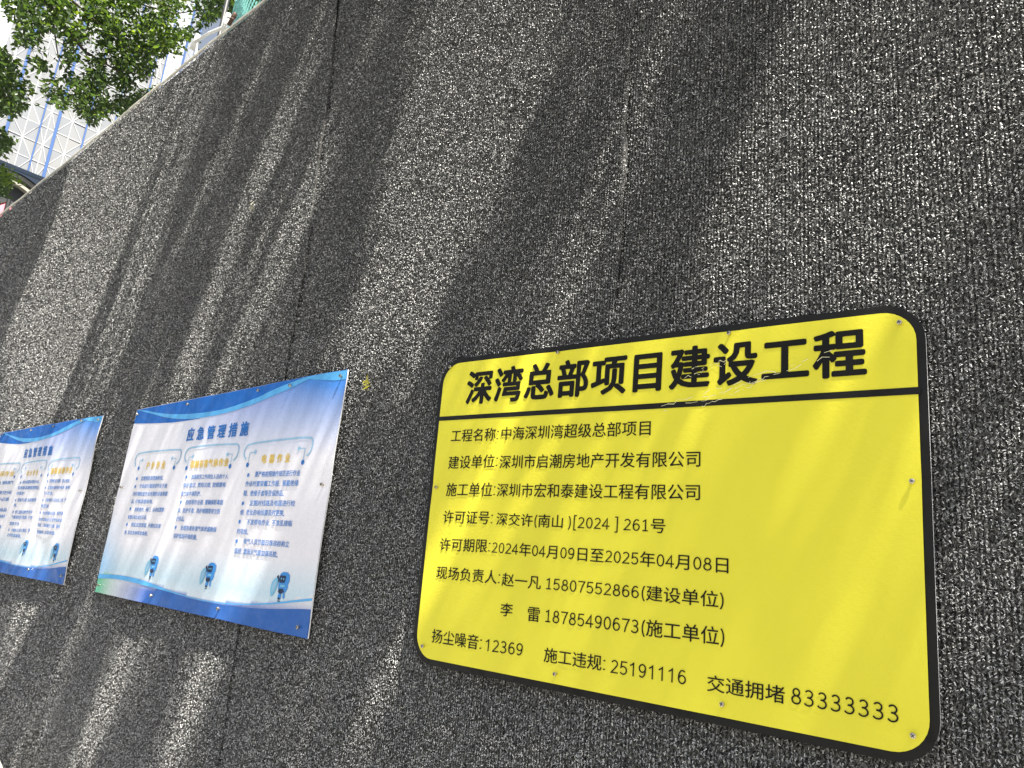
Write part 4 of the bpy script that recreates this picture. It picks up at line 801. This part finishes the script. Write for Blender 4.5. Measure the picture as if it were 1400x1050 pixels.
M_leaf = leaf_material('green_leaf', (.022, .045, .012), (.060, .10, .022), (.075, .14, .015))
M_bark = grain(mat('brown_bark', (.09, .07, .055), .9), 30, .35, bump=.8, bscale=60)
LEAF = np.array([(0,0,0),(.28,.17,.03),(.62,.19,.035),(1,0,-.03),(.62,-.19,.035),(.28,-.17,.03),(.45,0,-.02)])
LF = [(0,1,6),(1,2,6),(2,3,6),(3,4,6),(4,5,6),(5,0,6)]
def leaf_mesh(name, P, size, droop=.4, up=None):
    n = len(P); th = rng.uniform(0, 2*math.pi, n); el = rng.normal(-droop, .45, n); ro = rng.normal(0, .8, n)
    d = np.stack([np.cos(th)*np.cos(el), np.sin(th)*np.cos(el), np.sin(el)], 1)
    s_ = np.cross(d, [0, 0, 1.0]); s_ /= np.linalg.norm(s_, axis=1)[:, None] + 1e-9; u_ = np.cross(s_, d)
    s2 = s_ * np.cos(ro)[:, None] + u_ * np.sin(ro)[:, None]; u2 = np.cross(s2, d)
    sz = size * rng.uniform(.65, 1.25, n)
    V = P[:, None, :] + sz[:, None, None] * (LEAF[None, :, 0, None]*d[:, None] + LEAF[None, :, 1, None]*s2[:, None]*1.15 + LEAF[None, :, 2, None]*u2[:, None])
    V = V.reshape(-1, 3); F = (np.array(LF)[None] + (np.arange(n) * 7)[:, None, None]).reshape(-1, 3)
    me = bpy.data.meshes.new(name); me.vertices.add(len(V)); me.vertices.foreach_set('co', V.ravel())
    me.loops.add(len(F) * 3); me.loops.foreach_set('vertex_index', F.ravel().astype(np.int32))
    me.polygons.add(len(F)); me.polygons.foreach_set('loop_start', np.arange(0, len(F)*3, 3, dtype=np.int32)); me.polygons.foreach_set('loop_total', np.full(len(F), 3, dtype=np.int32))
    me.update(); me.validate(); return me
def inside(P, poly_):
    x, y = P[:, 0], P[:, 1]; r = np.zeros(len(P), bool); n = len(poly_)
    for i in range(n):
        x1, y1 = poly_[i]; x2, y2 = poly_[(i+1) % n]
        c = ((y1 > y) != (y2 > y)) & (x < (x2 - x1) * (y - y1) / (y2 - y1 + 1e-12) + x1); r ^= c
    return r
# the tree behind the hoarding: a crown described on a plane 11.5 m away, given 3 m of depth
TC = np.array([-9.718, 1.047, 7.304]); TH = np.array([.23, .973, 0]); TV = np.array([.483, -.114, .868]); TN = np.array([-.845, .2, .496])
tree = empty('street_tree', (-19.5, .9, 0), 'leafy green tree hanging over the top of the hoarding at upper left', 'tree')
def crown(mass, gaps, n, dens, branches):
    m = np.array(mass); lo_, hi = m.min(0), m.max(0); out = []
    P = rng.uniform(lo_, hi, (n * 4, 2)); P = P[inside(P, mass)]
    for g_ in gaps: P = P[~inside(P, g_) | (rng.random(len(P)) < .06)]
    # clumps
    cs = rng.uniform(lo_, hi, (int((hi-lo_).prod() * 26) + 8, 2)); d = np.min(np.linalg.norm(P[:, None] - cs[None], axis=2), axis=1)
    P = P[rng.random(len(P)) < np.clip(1.35 - d / .13, .05, 1)]
    return P[:n]
allP = []
for i, ms in enumerate(MASS):
    n = (15500, 2600, 900, 700, 1700)[i]; P = crown(ms, GAPS if i == 0 else [], n, 1, BRANCH)
    dep = rng.normal(0, .45, len(P)) + .5 * np.sin(P[:, 0] * 2.2 + P[:, 1] * 1.3)
    W3 = TC + P[:, :1] * TH + P[:, 1:] * TV + dep[:, None] * TN; allP.append(W3)
tag(link('foliage', leaf_mesh('foliage', np.concatenate(allP), .070), M_leaf, tree), kind='stuff')
yp = []  # clumps in brighter yellow-green: sun highlights on the crown put into the leaf colour
for (a, b), n, sp in SUNLIT:
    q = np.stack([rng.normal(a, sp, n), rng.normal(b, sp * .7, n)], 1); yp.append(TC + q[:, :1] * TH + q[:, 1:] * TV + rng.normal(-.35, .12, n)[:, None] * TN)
tag(link('sunlit_foliage', leaf_mesh('sunlit_foliage', np.concatenate(yp), .075, .1), leaf_material('sunlit_leaf', (.07, .13, .02), (.17, .25, .03), (.17, .28, .02)), tree), kind='stuff')
for br_ in BRANCH:
    p = [tuple(TC + a * TH + b * TV + TN * (.25 * math.sin(a * 3))) for a, b, r in br_]
    mb = MB(); mb.tube(p, [r for _, _, r in br_], 8); mb.build('branch', M_bark, tree, True)
tp = TC + BRANCH[0][0][0] * TH + BRANCH[0][0][1] * TV
mb = MB(); mb.tube([(-19.5,.9,0),(-19.4,.9,5),(-19.0,.85,9.5),(-17.2,.7,12.6),tuple((np.array((-17.2,.7,12.6))+tp)/2+np.array((0,0,.5))),tuple(tp)], [.24,.20,.17,.12,.06,BRANCH[0][0][2]], 12)
mb.build('trunk', M_bark, tree, True)
# aerial root / vine loop, pale
mb = MB(); vl = [(TC + a * TH + b * TV) for a, b in VINE]; mb.tube([tuple(p) for p in vl], .007, 5); mb.build('vine', mat('pale_vine', (.45, .40, .16), .7), tree, True)

# ---------------------------------------------------------------- shade trees over the pavement, on the camera's side (they cast the dapple)
s_ = np.array(SUN)
def density(Q):
    d = np.ones(len(Q))
    for it in LIT:
        if it[0] == 'p': d = np.where(inside(Q, it[1]), np.minimum(d, it[2]), d)
        else:
            for a, b in zip(it[1], it[1][1:]):
                ax, az, aw = a; bx, bz, bw = b; dx, dz = bx-ax, bz-az; t = np.clip(((Q[:,0]-ax)*dx + (Q[:,1]-az)*dz) / (dx*dx + dz*dz + 1e-9), 0, 1)
                d = np.where(np.hypot(Q[:,0]-ax-dx*t, Q[:,1]-az-dz*t) < aw + (bw-aw)*t, np.minimum(d, it[2]), d)
    return d
st = empty('shade_tree', (2.6, -4.2, 0), 'spreading tree over the pavement whose leaves dapple the hoarding', 'tree')
Q = np.stack([rng.uniform(-6.6, .9, NSHADE), rng.uniform(.5, 4.0, NSHADE)], 1)
al = np.array((s_[0], s_[2])) / math.hypot(s_[0], s_[2]); ac = np.array((al[1], -al[0]))
dn = density(Q)
for off in (al * .16, -al * .16, ac * .03, -ac * .03): dn = np.minimum(dn, density(Q + off))
Q = Q[rng.random(NSHADE) < dn]
P = np.stack([Q[:, 0], 0 * Q[:, 0], Q[:, 1]], 1) + s_ * ((rng.uniform(5.3, 7.2, len(Q)) - Q[:, 1]) / s_[2])[:, None]
tag(link('foliage', leaf_mesh('foliage', P, .054, .2), M_leaf, st), kind='stuff')
mb = MB(); mb.tube([(2.6,-4.2,0),(2.55,-4.1,2.5),(2.3,-3.7,5),(1.6,-2.9,7.2)], [.2,.17,.14,.1], 12); mb.build('trunk', M_bark, st, True)
for i in range(7):
    k_ = (i + .5) / 7; e = np.array((-6.0 + 7 * k_, 0, 2.6)) + s_ * 7.6; a0 = np.array((1.6, -2.9, 7.2)); mid = (a0 + e) / 2 + np.array((0, -.4, 1.0))
    mb = MB(); mb.tube([tuple(a0), tuple(mid), tuple(e + np.array((0, -.1, .5)))], [.07, .03, .008], 8); mb.build('branch', M_bark, st, True)
